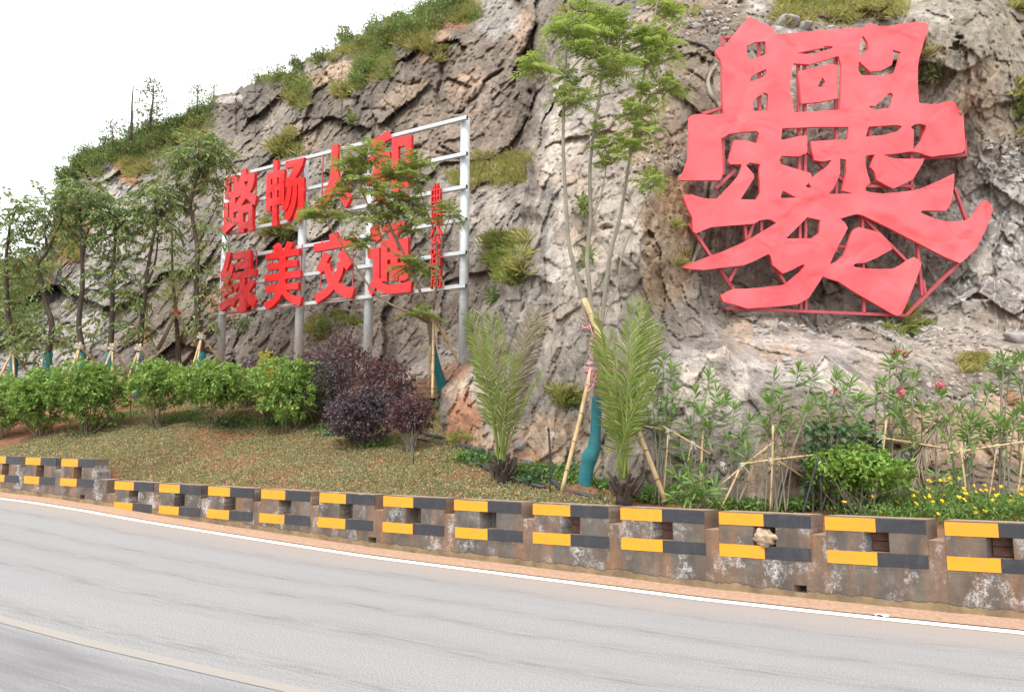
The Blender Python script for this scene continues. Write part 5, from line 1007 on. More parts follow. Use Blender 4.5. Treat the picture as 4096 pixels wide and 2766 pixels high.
# ------------------------------------------------------------------ palms
def palm(label, base, tips, seed, d, stub, group='small date palms behind the wall'):
    rng = np.random.default_rng(seed); b = at(*base, d); g0 = ground_z(b[0], b[1])
    t = thing('small_palm', label, 'palm', (b[0], b[1], min(g0, b[2])), group)
    w = MB(); nst = 26
    for k in range(nst):     # cut leaf bases around a shaggy stub
        az = k * 2.4; h = stub * (0.15 + 0.75 * k / nst); r = 0.125 * (1 - 0.3 * k / nst); c = np.array([b[0] + r * math.cos(az), b[1] + r * math.sin(az), b[2] - stub + h])
        o = np.array([math.cos(az), math.sin(az), 1.3]); o /= np.linalg.norm(o); L = rng.uniform(0.08, 0.20); sd = np.array([-math.sin(az), math.cos(az), 0]) * 0.028; th_ = np.array([math.cos(az), math.sin(az), -0.5]) * 0.014
        w.hexa([c - sd - th_, c + sd - th_, c + sd + th_, c - sd + th_] + [c + o * L + x for x in (-sd * 0.6 - th_ * 0.5, sd * 0.6 - th_ * 0.5, sd * 0.6 + th_ * 0.5, -sd * 0.6 + th_ * 0.5)])
    tr = w.build('trunk', M['bark_dark'], t)
    w = MB(); w.tube([b - [0, 0, stub + 0.1], b - [0, 0, stub * 0.4], b + [0, 0, 0.03]], [0.10, 0.10, 0.06], 10); w.build('core', M['bark_dark'], tr, True)
    for (px, py, dt, bend) in tips:
        tip = at(px, py, d + dt); a = b + np.array([rng.normal(0, 0.03), rng.normal(0, 0.03), rng.uniform(-0.05, 0.02)])
        mid = a + (tip - a) * 0.5; L = np.linalg.norm(tip - a); out = np.array([tip[0] - a[0], tip[1] - a[1], 0]); 
        mid = mid - out * 0.22 * bend + np.array([0, 0, 0.05 * L])
        P = smooth_path([a, a * 0.62 + mid * 0.38 - out * 0.05 * bend, mid, mid * 0.4 + tip * 0.6 + np.array([0, 0, 0.02 * L]), tip], 6)
        n = len(P); T = unit(np.gradient(P, axis=0)); nl = int(30 * L / 1.8) + 6; q = np.linspace(0.30, 0.995, nl)
        idx = q * (n - 1); C = np.stack([np.interp(idx, np.arange(n), P[:, i]) for i in range(3)], 1); Tq = unit(np.stack([np.interp(idx, np.arange(n), T[:, i]) for i in range(3)], 1))
        fr_n = unit(np.cross(Tq, unit(rng.normal(0, 1, 3) * 0.5 + np.array([0.2, -1, 0.2])))); bn = np.cross(Tq, fr_n)
        parts = []
        for s_ in (1, -1):
            D = Tq * (0.75 + 0.5 * q[:, None]) + fr_n * s_ * 0.85 + bn * 0.30 + rng.normal(0, 0.13, (nl, 3))
            ll = (0.29 * np.sin(np.pi * (0.22 + 0.66 * q)) ** 0.7) * (L / 1.8) ** 0.5 * rng.uniform(0.85, 1.12, nl)
            parts.append(leaves(C, D, ll, 0.0090, 0.25, 0.16, rng=rng))
        dryf = rng.random() < 0.14
        V, Fc = cat_leaves(parts); f = mesh('frond', V, Fc, M['dry' if dryf else 'leaf_palm'], t)
        if dryf: f['label'] = 'dry tan frond'
        w = MB(); w.tube(P, np.linspace(0.013, 0.003, n), 5); w.build('midrib', M['rachis'], f, True)
    return t
palm('small date palm standing left of the teal wrapped trunk, in front of the boulder', (2008, 1850), [(1880, 1255, -0.3, .3), (1925, 1235, .2, .3), (1965, 1262, -.4, .2), (1895, 1330, .4, .4), (2010, 1290, .5, .1), (2145, 1238, -.1, .4), (2175, 1240, .3, .5), (2115, 1285, -.5, .3), (1945, 1335, .7, .3), (2050, 1420, -.7, .2), (2165, 1310, .6, .5), (1915, 1400, -.6, .3), (2165, 1500, -.5, .2), (2100, 1500, .8, .2)], 41, 9.35, 0.22)
palm('small date palm right of the teal wrapped trunk, rooted right behind the wall', (2495, 1925), [(2395, 1262, -.2, .3), (2430, 1330, .3, .2), (2540, 1205, .1, .2), (2572, 1225, -.3, .3), (2605, 1280, .3, .4), (2628, 1310, -.1, .5), (2560, 1330, .5, .2), (2400, 1420, .4, .3), (2452, 1400, -.5, .2), (2520, 1300, -.5, .1), (2420, 1500, -.5, .3), (2600, 1510, -.6, .3), (2385, 1350, .1, .4)], 42, 8.05, 0.20)

# ------------------------------------------------------------------ shrubs
def shrub(label, px, top, base, hw, d, mat, seed, n=420, lsize=(0.075, 0.115), name='green_shrub', cat='shrub', group=None, open_=0.35, whorl=7, stems=9, wd=0.42, lumps=9, bark='bark_brown', six=True):
    rng = np.random.default_rng(seed); b = at(px, base, d); g0 = ground_z(b[0], b[1]); b[2] = g0
    k = pxm(d); H = at(px, top, d)[2] - g0; R = hw * k * (1.2 if six else 1.2)
    t = thing(name, label, cat, b, group)
    c0 = b + np.array([0, 0, g0 * 0 + H * (0.49 + open_ * 0.12)]); rad = np.array([R, R * 0.9, H * (0.50 - open_ * 0.13)])
    # lumpy crown: several overlapping lobes
    cs = [c0 + rdir(1, rng)[0] * rad * (0.45 if six else 0.30) for _ in range(lumps)]; rs = [rad * rng.uniform(0.5, 0.68) for _ in range(lumps)]
    cs.append(c0); rs.append(rad * 0.82)
    tips, dirs = [], []
    for c, r in zip(cs, rs):
        p, dr = blob_points(n // (lumps + 1) + 1, c, r, rng, 0.62); tips.append(p); dirs.append(dr)
    tips = np.vstack(tips); dirs = np.vstack(dirs); keep = tips[:, 2] > g0 + 0.10 * H; tips, dirs = tips[keep], dirs[keep]
    nt = len(tips); C = np.repeat(tips, whorl, 0) + rng.normal(0, 0.012, (nt * whorl, 3))
    ax = unit(dirs + np.array([0, 0, 0.7]) + rng.normal(0, 0.25, (nt, 3))); ax = np.repeat(ax, whorl, 0)
    D = ax * rng.uniform(0.2, 0.9, (nt * whorl, 1)) + rdir(nt * whorl, rng) * 0.95
    Ls = rng.uniform(*lsize, nt * whorl)
    V, Fc = leaves(C, D, Ls, Ls * wd, 0.2, 0.08, six, rng)
    tag(mesh('foliage', V, Fc, mat, t), kind='stuff')
    w = MB()
    for s_ in range(stems):
        e = tips[rng.integers(nt)]; a = b + np.array([rng.normal(0, 0.05), rng.normal(0, 0.05), -0.05]); m = a * 0.5 + e * 0.5 + np.array([0, 0, -0.08 * H])
        P = smooth_path([a, m, e], 4); w.tube(P, np.linspace(0.016, 0.004, len(P)), 5, False)
        for _ in range(3):
            e2 = tips[np.argmin(np.linalg.norm(tips - (P[-3] + rng.normal(0, 0.25 * R, 3)), axis=1))]; w.tube([P[5], (P[5] + e2) / 2, e2], [0.008, 0.005, 0.003], 4, False)
    tag(w.build('stem_mass', M[bark], t, True), kind='stuff'); return t
GG = 'round green shrubs along the top of the bed'
dS = 13.9
shrub('round green shrub cut by the left edge of the photo', 20, 1440, 1660, 110, 14.4, M['leaf_bush'], 51, 560, group=GG)
shrub('round green shrub second from the left, with low dense foliage', 165, 1462, 1680, 115, 14.0, M['leaf_bush'], 52, 620, group=GG)
shrub('round green shrub third from the left, below the forked dark trunk', 350, 1438, 1675, 135, 13.9, M['leaf_bush'], 53, 720, group=GG)
shrub('round light green shrub with bare lower stems, below the bamboo tripods', 640, 1425, 1672, 120, 13.9, M['leaf_bush'], 54, 520, group=GG, open_=0.8)
shrub('widest green shrub with bluish leaves, below the first steel post', 865, 1430, 1700, 160, 13.5, M['leaf_bush'], 55, 820, group=GG, open_=0.6)
shrub('round bright green shrub directly left of the big purple bush', 1150, 1425, 1685, 150, 13.2, M['leaf_bush'], 56, 820, group=GG, open_=0.5)
PG = 'purple leaved bushes around the foot of the sign'
pl = dict(lsize=(0.035, 0.058), name='purple_bush', cat='bush', group=PG, wd=0.6, open_=0.0, six=False)
shrub('purple bush highest up, in front of the middle steel posts', 1365, 1288, 1520, 135, 14.3, M['leaf_maroon'], 61, 800, whorl=9, **pl)
shrub('dark purple bush behind the right edge of the bright green shrub', 1292, 1374, 1600, 140, 13.5, M['leaf_purple'], 62, 800, whorl=9, **pl)
shrub('maroon bush with reddish tips behind the biggest purple bush', 1520, 1395, 1640, 145, 13.0, M['leaf_maroon'], 63, 900, whorl=9, **pl)
shrub('biggest dark purple bush, ball shaped, at the edge of the bed', 1455, 1500, 1765, 150, 11.6, M['leaf_purple'], 64, 1250, whorl=10, **pl)
shrub('small maroon bush with a visible pale stem, rightmost of the purple ones', 1645, 1552, 1800, 105, 11.0, M['leaf_maroon'], 65, 620, whorl=9, lsize=(0.032, 0.052), name='purple_bush', cat='bush', group=PG, wd=0.6, open_=0.9, bark='bark_grey', six=False)
shrub('low purple bush behind the wide bluish green shrub', 1185, 1384, 1600, 95, 14.6, M['leaf_maroon'], 66, 450, whorl=9, **pl)
shrub('low dark purple bush at the foot of the first steel post', 990, 1398, 1600, 75, 14.8, M['leaf_purple'], 67, 350, whorl=9, **pl)
shrub('small bright yellow bush behind the green shrubs', 1066, 1388, 1500, 46, 14.2, M['leaf_yellow'], 68, 320, (0.035, 0.05), 'yellow_bush', 'bush', None, 0.0, 8, 5, 0.6)
shrub('clipped green bush with bare pale branches showing, right behind the striped wall', 3435, 1775, 2035, 172, 7.75, M['leaf_bright'], 69, 620, (0.05, 0.075), 'green_shrub', 'shrub', None, 1.0, 7, 26, 0.5, 9, 'bark_grey')

# ------------------------------------------------------------------ oleanders and their bamboo supports
def oleander(label, base, d, tips, seed, flowers=()):
    rng = np.random.default_rng(seed); b = at(*base, d); g0 = ground_z(b[0], b[1]); b[2] = g0
    t = thing('oleander', label, 'shrub', b, 'oleanders planted along the cliff foot')
    for (px, py, dd_) in tips:
        e = at(px, py, d + dd_); a = b + np.array([rng.normal(0, 0.08), rng.normal(0, 0.05), -0.05])
        m = a * 0.45 + e * 0.55 + np.array([(a[0] - e[0]) * 0.18, 0, -0.03]); P = smooth_path([a, m, e], 6)
        w = MB(); w.tube(P, np.linspace(0.011, 0.006, len(P)), 6); st = w.build('stem', M['bark_grey'], t, True)
        T = unit(P[-1] - P[-4]); parts = []
        nl = rng.integers(15, 22)
        q = rng.random(nl) ** 1.3; C = e - T * (q * 0.17)[:, None]; az = np.arange(nl) * 2.4
        u_ = unit(np.cross(T, [0.3, 1, 0.1])); v_ = np.cross(T, u_); el = np.clip(1.15 - 1.35 * q + rng.normal(0, 0.18, nl), -0.5, 1.4)
        D = (np.cos(az)[:, None] * u_ + np.sin(az)[:, None] * v_) * np.cos(el)[:, None] + T * np.sin(el)[:, None]
        parts.append(leaves(C, D, rng.uniform(0.13, 0.20, nl), rng.uniform(0.024, 0.034, nl), 0.15, 0.12, True, rng))
        ns = rng.integers(3, 9); qs = rng.uniform(0.45, 0.92, ns) * (len(P) - 1); C = np.stack([np.interp(qs, np.arange(len(P)), P[:, i]) for i in range(3)], 1)
        D = rng.normal(0, 1, (ns, 3)) + [0, 0, 0.3]; parts.append(leaves(C, D, rng.uniform(0.10, 0.16, ns), 0.026, 0.15, 0.25, True, rng))
        V, Fc = cat_leaves(parts); tag(mesh('leaf_cluster', V, Fc, M['leaf_olean'], st), kind='stuff')
    for (px, py, dd_) in flowers:
        c = at(px, py, d + dd_); Vp = []
        C = c + rng.normal(0, 0.018, (17, 3)); V, Fc = leaves(C, rdir(17, rng) + [0, -0.4, 0.5], 0.034, 0.03, 0.3, 0, True, rng); mesh('flower', V, Fc, M['petal_pink'], t)
    return t
oleander('oleander with yellowing leaves beside the right palm', (2650, 1990), 8.35, [(2655, 1440, .1), (2690, 1470, 0), (2625, 1500, .1), (2700, 1560, -.1), (2610, 1600, .1), (2660, 1640, -.1), (2590, 1660, .2), (2690, 1660, .1)], 71)
oleander('tall oleander left of the diagonal bamboo pole crossing', (2790, 2000), 8.3, [(2840, 1500, .1), (2780, 1570, 0), (2865, 1570, -.1), (2800, 1640, -.2), (2900, 1595, .2), (2760, 1700, .1), (2830, 1700, -.2), (2715, 1780, .1), (2740, 1850, -.2)], 72)
oleander('short oleander in front of the bare rock face, sixth bamboo stake side', (2960, 2010), 8.2, [(2935, 1635, .1), (2965, 1715, 0), (3000, 1680, .2), (2910, 1760, -.1), (2985, 1800, -.2)], 73)
oleander('low bushy oleander right behind a striped block, in front of the bamboo poles', (2820, 2030), 7.75, [(2700, 1900, .0), (2760, 1920, -.1), (2810, 1890, .1), (2860, 1940, 0), (2720, 1960, -.1), (2790, 1980, -.1), (2870, 1990, 0), (2690, 1990, 0), (2830, 1960, -.1)], 74)
oleander('bushy dark oleander with a long drooping side stem, left of the vine', (3090, 2010), 8.1, [(3095, 1510, 0), (3125, 1575, -.1), (3195, 1475, .1), (3255, 1495, .2), (3075, 1610, -.1), (3130, 1650, 0), (3230, 1640, -.2), (3260, 1600, -.1), (3060, 1690, 0), (3165, 1690, 0)], 75)
oleander('oleander rising out of the heart leaved vine', (3310, 1985), 8.15, [(3345, 1510, .1), (3370, 1565, 0), (3410, 1520, .2), (3310, 1600, -.1), (3440, 1580, .1), (3320, 1660, 0), (3430, 1660, -.1), (3290, 1610, .2), (3440, 1720, -.1)], 76, [(3342, 1568, .1)])
oleander('tallest oleander with pink flowers at its top', (3540, 1985), 8.2, [(3560, 1440, .1), (3590, 1415, 0), (3620, 1430, .1), (3530, 1520, -.1), (3610, 1520, .1), (3660, 1510, .2), (3575, 1580, .1), (3510, 1560, 0)], 77, [(3578, 1412, .05), (3596, 1411, 0), (3622, 1418, .1)])
oleander('oleander with three small pink flower heads, left of the dry palm frond', (3680, 1990), 8.1, [(3605, 1600, 0), (3650, 1585, .1), (3585, 1660, -.1), (3690, 1640, .1), (3760, 1570, .1), (3740, 1640, 0), (3650, 1740, -.1), (3620, 1700, 0)], 78, [(3602, 1565, .1), (3606, 1582, 0), (3750, 1545, .1), (3768, 1548, .1)])
oleander('oleander with a yellow hanging leaf at the bamboo rail joint', (3850, 2000), 8.0, [(3840, 1650, 0), (3890, 1665, .1), (3780, 1740, -.1), (3870, 1720, -.1), (3930, 1690, .1), (3905, 1560, .2), (3960, 1560, .2), (3800, 1680, 0), (3820, 1900, -.2), (3740, 1900, -.1)], 79)
oleander('oleander with one long bare stem near the right edge of the photo', (4010, 1995), 8.0, [(3985, 1440, .1), (4015, 1425, 0), (4045, 1440, .1), (3990, 1680, 0), (4030, 1710, -.1), (3960, 1740, .1), (4060, 1660, 0), (4010, 1500, .1)], 80)
oleander('oleander cut off by the right edge of the photo', (4110, 2000), 8.1, [(4085, 1430, 0), (4075, 1520, .1), (4100, 1640, -.1), (4070, 1660, .1), (4130, 1560, 0), (4140, 1480, 0)], 81)
def supports(label, poles, ties, seed):
    a = at(*poles[0][0]); t = thing('bamboo_support', label, 'plant support', (a[0], a[1], ground_z(a[0], a[1])), 'bamboo rails holding the oleanders')
    for p, q_, r in poles: bamboo(t, 'pole', at(*p), at(*q_), r, seg=0.28)
    w = MB(); rng = np.random.default_rng(seed)
    for p in ties:
        c = at(*p)
        for k in range(3):
            an = np.linspace(0, 2 * np.pi, 9); w.tube(np.stack([c[0] + 0.028 * np.cos(an), c[1] + 0.028 * np.sin(an), c[2] + 0.01 * (k - 1) + 0.012 * np.cos(an + k)], 1), 0.005, 4, False)
        for k in range(2): w.tube([c, c + [rng.normal(0, 0.04), -0.02, -rng.uniform(0.05, 0.1)]], 0.004, 4, False)
    w.build('tie', M['string'], t)
supports('thin bamboo cross poles beside the right palm', [((2560, 1700, 8.3), (2700, 1725, 8.3), .010), ((2640, 1698, 8.25), (2842, 1815, 8.1), .011), ((2672, 1735, 8.2), (2652, 1990, 8.2), .010), ((2812, 1700, 8.15), (2794, 2040, 8.1), .014), ((2766, 1770, 8.2), (2720, 1990, 8.2), .008)], [(2672, 1722, 8.2), (2770, 1772, 8.15)], 1)
supports('long bamboo rails on stakes with diagonal braces left of the clipped bush', [((2880, 1940, 8.0), (3090, 1770, 8.0), .011), ((2975, 1853, 7.95), (3500, 1793, 8.0), .012), ((3092, 1700, 7.9), (3080, 2045, 7.85), .012), ((3115, 1845, 8.0), (3225, 1915, 8.1), .012), ((2965, 1860, 8.0), (2880, 2040, 7.9), .013), ((3010, 1870, 8.1), (2940, 2040, 8.1), .011)], [(3085, 1838, 7.9), (2968, 1858, 7.95), (2890, 1855, 8.0)], 2)
supports('crossing bamboo rails on leaning stakes at the right edge of the photo', [((3403, 1732, 8.1), (3900, 1813, 7.9), .012), ((3797, 1812, 7.85), (4180, 1755, 7.9), .012), ((3545, 1680, 8.05), (3528, 1832, 8.0), .013), ((3842, 1790, 7.85), (3872, 2060, 7.7), .012), ((3530, 1740, 8.2), (3465, 1790, 8.2), .010), ((3985, 1790, 8.0), (3950, 2030, 7.9), .009), ((4010, 1785, 8.0), (4012, 2000, 7.95), .008), ((4095, 1780, 8.0), (4065, 2010, 7.9), .010)], [(3848, 1806, 7.85), (3530, 1748, 8.05), (3757, 1785, 8.0), (3990, 1783, 7.95)], 3)

# heart leaved vine on the rock
rng = np.random.default_rng(90)
c = at(3310, 1790, 8.15); t = thing('leafy_vine', 'dark green vine with heart shaped leaves hanging below an oleander', 'vine', (c[0], c[1], ground_z(c[0], c[1])))
pts = np.array([at(x + rng.normal(0, 8), y + rng.normal(0, 8), 8.2 + rng.normal(0, 0.12)) for x, y in [(rng.uniform(3215, 3500), rng.uniform(1680, 1800)) if rng.random() < 0.6 else (rng.uniform(3210, 3290), rng.uniform(1780, 1960)) if rng.random() < .6 else (rng.uniform(3460, 3545), rng.uniform(1720, 1830)) for _ in range(620)]])
V, Fc = leaves(pts, rng.normal(0, 0.6, (len(pts), 3)) + [0, -0.5, -0.5], rng.uniform(0.055, 0.085, len(pts)), rng.uniform(0.05, 0.07, len(pts)), 0.12, 0.1, True, rng)
tag(mesh('foliage', V, Fc, M['leaf_vine'], t), kind='stuff')
w = MB()
for k in range(9): w.tube(smooth_path([at(rng.uniform(3230, 3330), 2020, 8.15), at(rng.uniform(3230, 3330), 1880, 8.2), at(rng.uniform(3230, 3480), 1720, 8.25)]), 0.005, 5)
tag(w.build('stem_mass', M['bark_brown'], t), kind='stuff')

# yellow daisies on the right
rng = np.random.default_rng(95)
DP = [(3470, 2040), (3560, 2020), (3640, 2010), (3720, 2010), (3800, 2005), (3880, 1995), (3960, 1985), (4040, 1985), (4110, 1985), (3520, 2050), (3690, 2045), (3850, 2040), (4000, 2040), (4090, 2045)]
POS = ['leftmost, against the clipped bush', 'just right of the clipped bush', 'below the pink flowered oleander', 'under the dry palm frond', 'left of the leaning bamboo stake', 'around the leaning bamboo stake', 'below the rail joint', 'among the thin right hand stakes', 'cut by the right edge', 'close to the wall by the clipped bush', 'in the wall gap left of the last block but one', 'close to the wall under the leaning stake', 'close to the wall below the thin stakes', 'in the right bottom corner of the bed']
for k, ((px, py), ps) in enumerate(zip(DP, POS)):
    d = 7.75 if k < 9 else 7.35; b = at(px, py, d); g0 = ground_z(b[0], b[1]); b[2] = g0
    t = thing('daisy_clump', 'yellow daisy clump ' + ps, 'flower', b, 'yellow daisies growing behind the wall')
    n = 520; H = 0.22 + 0.12 * rng.random(); p = b + np.stack([rng.normal(0, 0.16, n), rng.normal(0, 0.13, n), rng.random(n) ** 0.7 * H - 0.03], 1)
    V, Fc = leaves(p, rng.normal(0, 0.7, (n, 3)) + [0, 0, 0.7], rng.uniform(0.04, 0.075, n), rng.uniform(0.010, 0.018, n), 0.15, 0.1, False, rng); tag(mesh('foliage', V, Fc, M['leaf_weed'], t), kind='stuff')
    for f in range(rng.integers(4, 8)):
        c = b + np.array([rng.normal(0, 0.17), rng.normal(-0.03, 0.12), H + rng.uniform(-0.10, 0.10)]); nrm = unit(np.array([rng.normal(0, 0.3), -0.7, 0.9])); az = np.linspace(0, 2 * np.pi, 9)[:-1] + rng.random()
        u_ = unit(np.cross(nrm, [1, 0, 0.1])); v_ = np.cross(nrm, u_); D = np.cos(az)[:, None] * u_ + np.sin(az)[:, None] * v_ + nrm * 0.1
        V, Fc = leaves(np.repeat(c[None], 8, 0), D, 0.027 * rng.uniform(.8, 1.15), 0.017, 0.05, 0, True, rng)
        fl = mesh('flower', V, Fc, M['petal_yellow'], t)
# magenta flowering plants between the shrubs
for (px, py, lab) in ((575, 1480, 'magenta flowering plant at the foot of the bamboo tripod'), (525, 1565, 'low magenta flowering plant between two green shrubs')):
    b = at(px, py + 40, 14.3); g0 = ground_z(b[0], b[1]); t = thing('flowering_plant', lab, 'flower', (b[0], b[1], g0)); n = 160
    c = at(px, py, 14.3); p = c + rng.normal(0, 1, (n, 3)) * [0.22, 0.15, 0.16]; V, Fc = leaves(p, rdir(n, rng) + [0, 0, 0.5], 0.06, 0.03, 0.2, 0, False, rng); tag(mesh('foliage', V, Fc, M['leaf_weed'], t), kind='stuff')
    w = MB(); w.tube([(b[0], b[1], g0 - 0.05), c], 0.01, 5); w.build('stem', M['bark_brown'], t)
    for k in range(9):
        cc = c + rng.normal(0, 1, 3) * [0.14, 0.1, 0.12] + [0, -0.1, 0.05]; V, Fc = leaves(np.repeat(cc[None], 6, 0), rdir(6, rng), 0.05, 0.045, 0.2, 0, True, rng); mesh('flower', V, Fc, M['petal_purple'], t)

# ------------------------------------------------------------------ ground cover, weeds, grasses (beyond counting)
rng = np.random.default_rng(100)
n = 78000; s_ = rng.uniform(2.9, 15.5, n); o_ = 0.40 + rng.random(n) * 4.6
XY = wp(s_, o_); q3 = np.stack([XY[:, 0], XY[:, 1], 0 * s_], -1)
dens = fbm(q3 * 1.3, 111, 4) + 0.35 * (fbm(q3 * 5, 113, 2) - 0.5); lim = np.interp(s_, [2.9, 4.5, 6, 8, 16], [0.9, 1.5, 2.4, 3.9, 4.6])
keep = (dens > 0.1) & (o_ < lim + (fbm(q3 * 0.8, 115, 3) - 0.5) * 1.2) & (rng.random(n) < np.clip((dens - 0.26) * 7, 0.42, 1))
s_, o_ = s_[keep], o_[keep]; XY = XY[keep]; P = np.concatenate([XY, (bedf(s_, -o_))[:, None]], 1); m = len(P); k = 5
C = np.repeat(P, k, 0) + rng.normal(0, 1, (m * k, 3)) * [0.035, 0.035, 0.008] + [0, 0, 0.012]
D = rng.normal(0, 0.8, (m * k, 3)) + [0, 0, 0.75]; L = rng.uniform(0.018, 0.045, m * k)
V, Fc = leaves(C, D, L, L * rng.uniform(0.3, 0.6, m * k), 0.2, 0.1, False, rng)
tag(mesh('ground_cover', V, Fc, M['cover']), kind='stuff')
def weeds(name, mat, spots, leaf=(0.03, 0.07), wd=0.5, up=0.7, hgt=0.12, seed=0, onbed=True):
    rng = np.random.default_rng(seed); parts = []
    for px, py, rx, ry, n in spots:
        c, d = bed_hit(px, py); k = pxm(d); x = c[0] + rng.normal(0, 0.5, n) * rx * k; y = c[1] + rng.normal(0, 0.5, n) * min(0.9, max(0.15, ry * k * 2.0))
        z = np.array([ground_z(a, b) for a, b in zip(x, y)]); hh = rng.random(n) * hgt
        L = rng.uniform(*leaf, n); parts.append(leaves(np.stack([x, y, z + hh], 1), rng.normal(0, 0.8, (n, 3)) + [0, 0, up], L, L * wd, 0.15, 0.1, True, rng))
    V, Fc = cat_leaves(parts); return tag(mesh(name, V, Fc, mat), kind='stuff')
weeds('weeds', M['leaf_weed'], [(2080, 1900, 80, 20, 500), (2200, 1900, 120, 25, 900), (2300, 1930, 90, 20, 600), (2430, 1970, 110, 30, 900), (2600, 1990, 130, 30, 1100), (2690, 2010, 120, 20, 900), (1850, 1840, 60, 20, 300), (1950, 1860, 60, 20, 350), (1750, 1690, 80, 20, 350), (1760, 1640, 50, 20, 200), (1240, 1680, 60, 25, 350), (960, 1700, 90, 15, 350), (780, 1665, 70, 12, 250), (1300, 1720, 60, 12, 250), (560, 1620, 60, 15, 250), (2950, 2040, 160, 20, 900), (3150, 2040, 120, 20, 700), (3280, 2040, 80, 20, 350), (3650, 2060, 300, 15, 1200), (4000, 2060, 200, 15, 800), (1500, 1790, 120, 12, 300), (430, 1640, 90, 12, 250), (50, 1690, 120, 14, 400), (230, 1690, 140, 14, 400), (480, 1670, 120, 14, 350), (700, 1690, 120, 14, 400), (1040, 1700, 120, 14, 400)], seed=5)
weeds('low_green_plants', M['leaf_vine'], [(1920, 1845, 60, 20, 260), (2020, 1870, 70, 20, 260), (2280, 1890, 90, 20, 300), (1120, 1705, 60, 12, 260), (900, 1710, 70, 10, 260), (1350, 1740, 70, 10, 260), (2130, 1930, 60, 10, 200)], (0.05, 0.09), 0.7, 0.5, 0.1, 6)
def grass(name, mat, tufts, seed, width=0.010):
    """tufts: (px, py, radius px, blades, blade length m) on the cliff."""
    rng = np.random.default_rng(seed); parts = []
    for px, py, rp, n, Lm in tufts:
        n = int(n * 2.4); Lm = Lm * 0.8; xs = px + rng.normal(0, 0.62, n) * rp; ys = py + rng.normal(0, 0.35, n) * rp
        C = np.array([on_cliff(a, b, 0.02) for a, b in zip(xs, ys)]); lean = rng.normal(0, 0.25, 3) * [1, 1, 0]
        D = np.array([0, -0.35, 1.0]) + rng.normal(0, 0.38, (n, 3)) + lean; L = Lm * rng.uniform(0.5, 1.15, n)
        A, Fa = leaves(C, D, L, width, 0.1, 0.35, True, rng); parts.append((A, Fa))
    V, Fc = cat_leaves(parts); return tag(mesh(name, V, Fc, mat), kind='stuff')
T1 = []
def area(x0, y0, x1, y1, n, rp, b, L): 
    for _ in range(n): T1.append((rng.uniform(min(x0, x1), max(x0, x1)), rng.uniform(min(y0, y1), max(y0, y1)), rp, b, L))
area(1885, 625, 2110, 735, 46, 26, 44, 0.42); area(3120, 5, 3600, 90, 60, 26, 40, 0.32); area(4060, 0, 4096, 50, 6, 20, 40, 0.4); area(1030, 300, 1130, 318, 10, 22, 30, 0.35); area(1150, 320, 1215, 420, 14, 22, 34, 0.55); area(1610, 150, 1690, 200, 10, 22, 36, 0.6); area(1690, 190, 1770, 250, 8, 18, 36, 0.65)
area(1340, 330, 1420, 390, 12, 22, 36, 0.5); area(1085, 540, 1180, 620, 14, 26, 44, 0.7); area(560, 590, 830, 480, 30, 30, 34, 0.6); area(500, 640, 590, 700, 12, 24, 34, 0.55); area(250, 900, 320, 1040, 12, 24, 34, 0.55); area(-20, 1060, 180, 1180, 24, 36, 30, 0.5); area(1060, 900, 1180, 945, 12, 24, 40, 0.6)
area(2050, 950, 2110, 1100, 8, 24, 30, 0.5); area(3620, 1240, 3660, 1330, 4, 18, 26, 0.35); area(3850, 1430, 3960, 1480, 10, 22, 26, 0.3); area(1800, 690, 1890, 760, 10, 22, 34, 0.45); area(2150, 1570, 2330, 1640, 6, 24, 22, 0.4); area(2690, 850, 2760, 1100, 3, 16, 26, 0.3); area(1400, 160, 1560, 200, 16, 30, 34, 0.5); area(1540, 100, 1720, 170, 34, 32, 36, 0.5); area(1700, 10, 1900, 75, 30, 30, 36, 0.5); area(1560, 90, 1700, 110, 12, 26, 30, 0.4); area(1330, 195, 1420, 215, 8, 26, 30, 0.4); area(1230, 240, 1330, 225, 8, 24, 30, 0.35); area(1440, 240, 1560, 330, 14, 28, 30, 0.45)
area(3660, 180, 3720, 350, 6, 18, 26, 0.3); area(4060, 330, 4096, 560, 8, 18, 34, 0.35); area(2210, 30, 2270, 70, 4, 16, 26, 0.35); area(2640, 30, 2800, 60, 6, 18, 22, 0.25); area(1200, 1280, 1300, 1350, 5, 20, 26, 0.45); area(1790, 1740, 1890, 1830, 8, 22, 22, 0.25)
grass('hill_grass', M['grass'], T1, 121)
T1 = []
area(1160, 330, 1215, 430, 8, 22, 30, 0.4); area(1950, 950, 2060, 1130, 22, 26, 40, 0.5); area(1110, 560, 1180, 620, 8, 24, 34, 0.55); area(3130, 0, 3350, 40, 14, 22, 34, 0.28); area(700, 520, 840, 450, 16, 30, 30, 0.4); area(320, 640, 700, 560, 30, 34, 30, 0.4); area(1560, 110, 1880, 40, 26, 32, 34, 0.4); area(1450, 200, 1560, 330, 16, 30, 34, 0.4); area(300, 650, 400, 720, 8, 24, 26, 0.4); area(-20, 1080, 120, 1300, 16, 34, 26, 0.45); area(1250, 1250, 1420, 1320, 6, 24, 26, 0.4); area(60, 1060, 300, 1400, 16, 26, 14, 0.4); area(600, 620, 860, 760, 16, 26, 16, 0.4); area(640, 900, 860, 1320, 14, 26, 14, 0.4); area(3560, 1290, 3700, 1330, 5, 18, 18, 0.3); area(2240, 1570, 2330, 1650, 5, 20, 26, 0.35); area(4080, 60, 4130, 30, 4, 20, 26, 0.4)
grass('green_hill_grass', M['grass_green'], T1, 122)

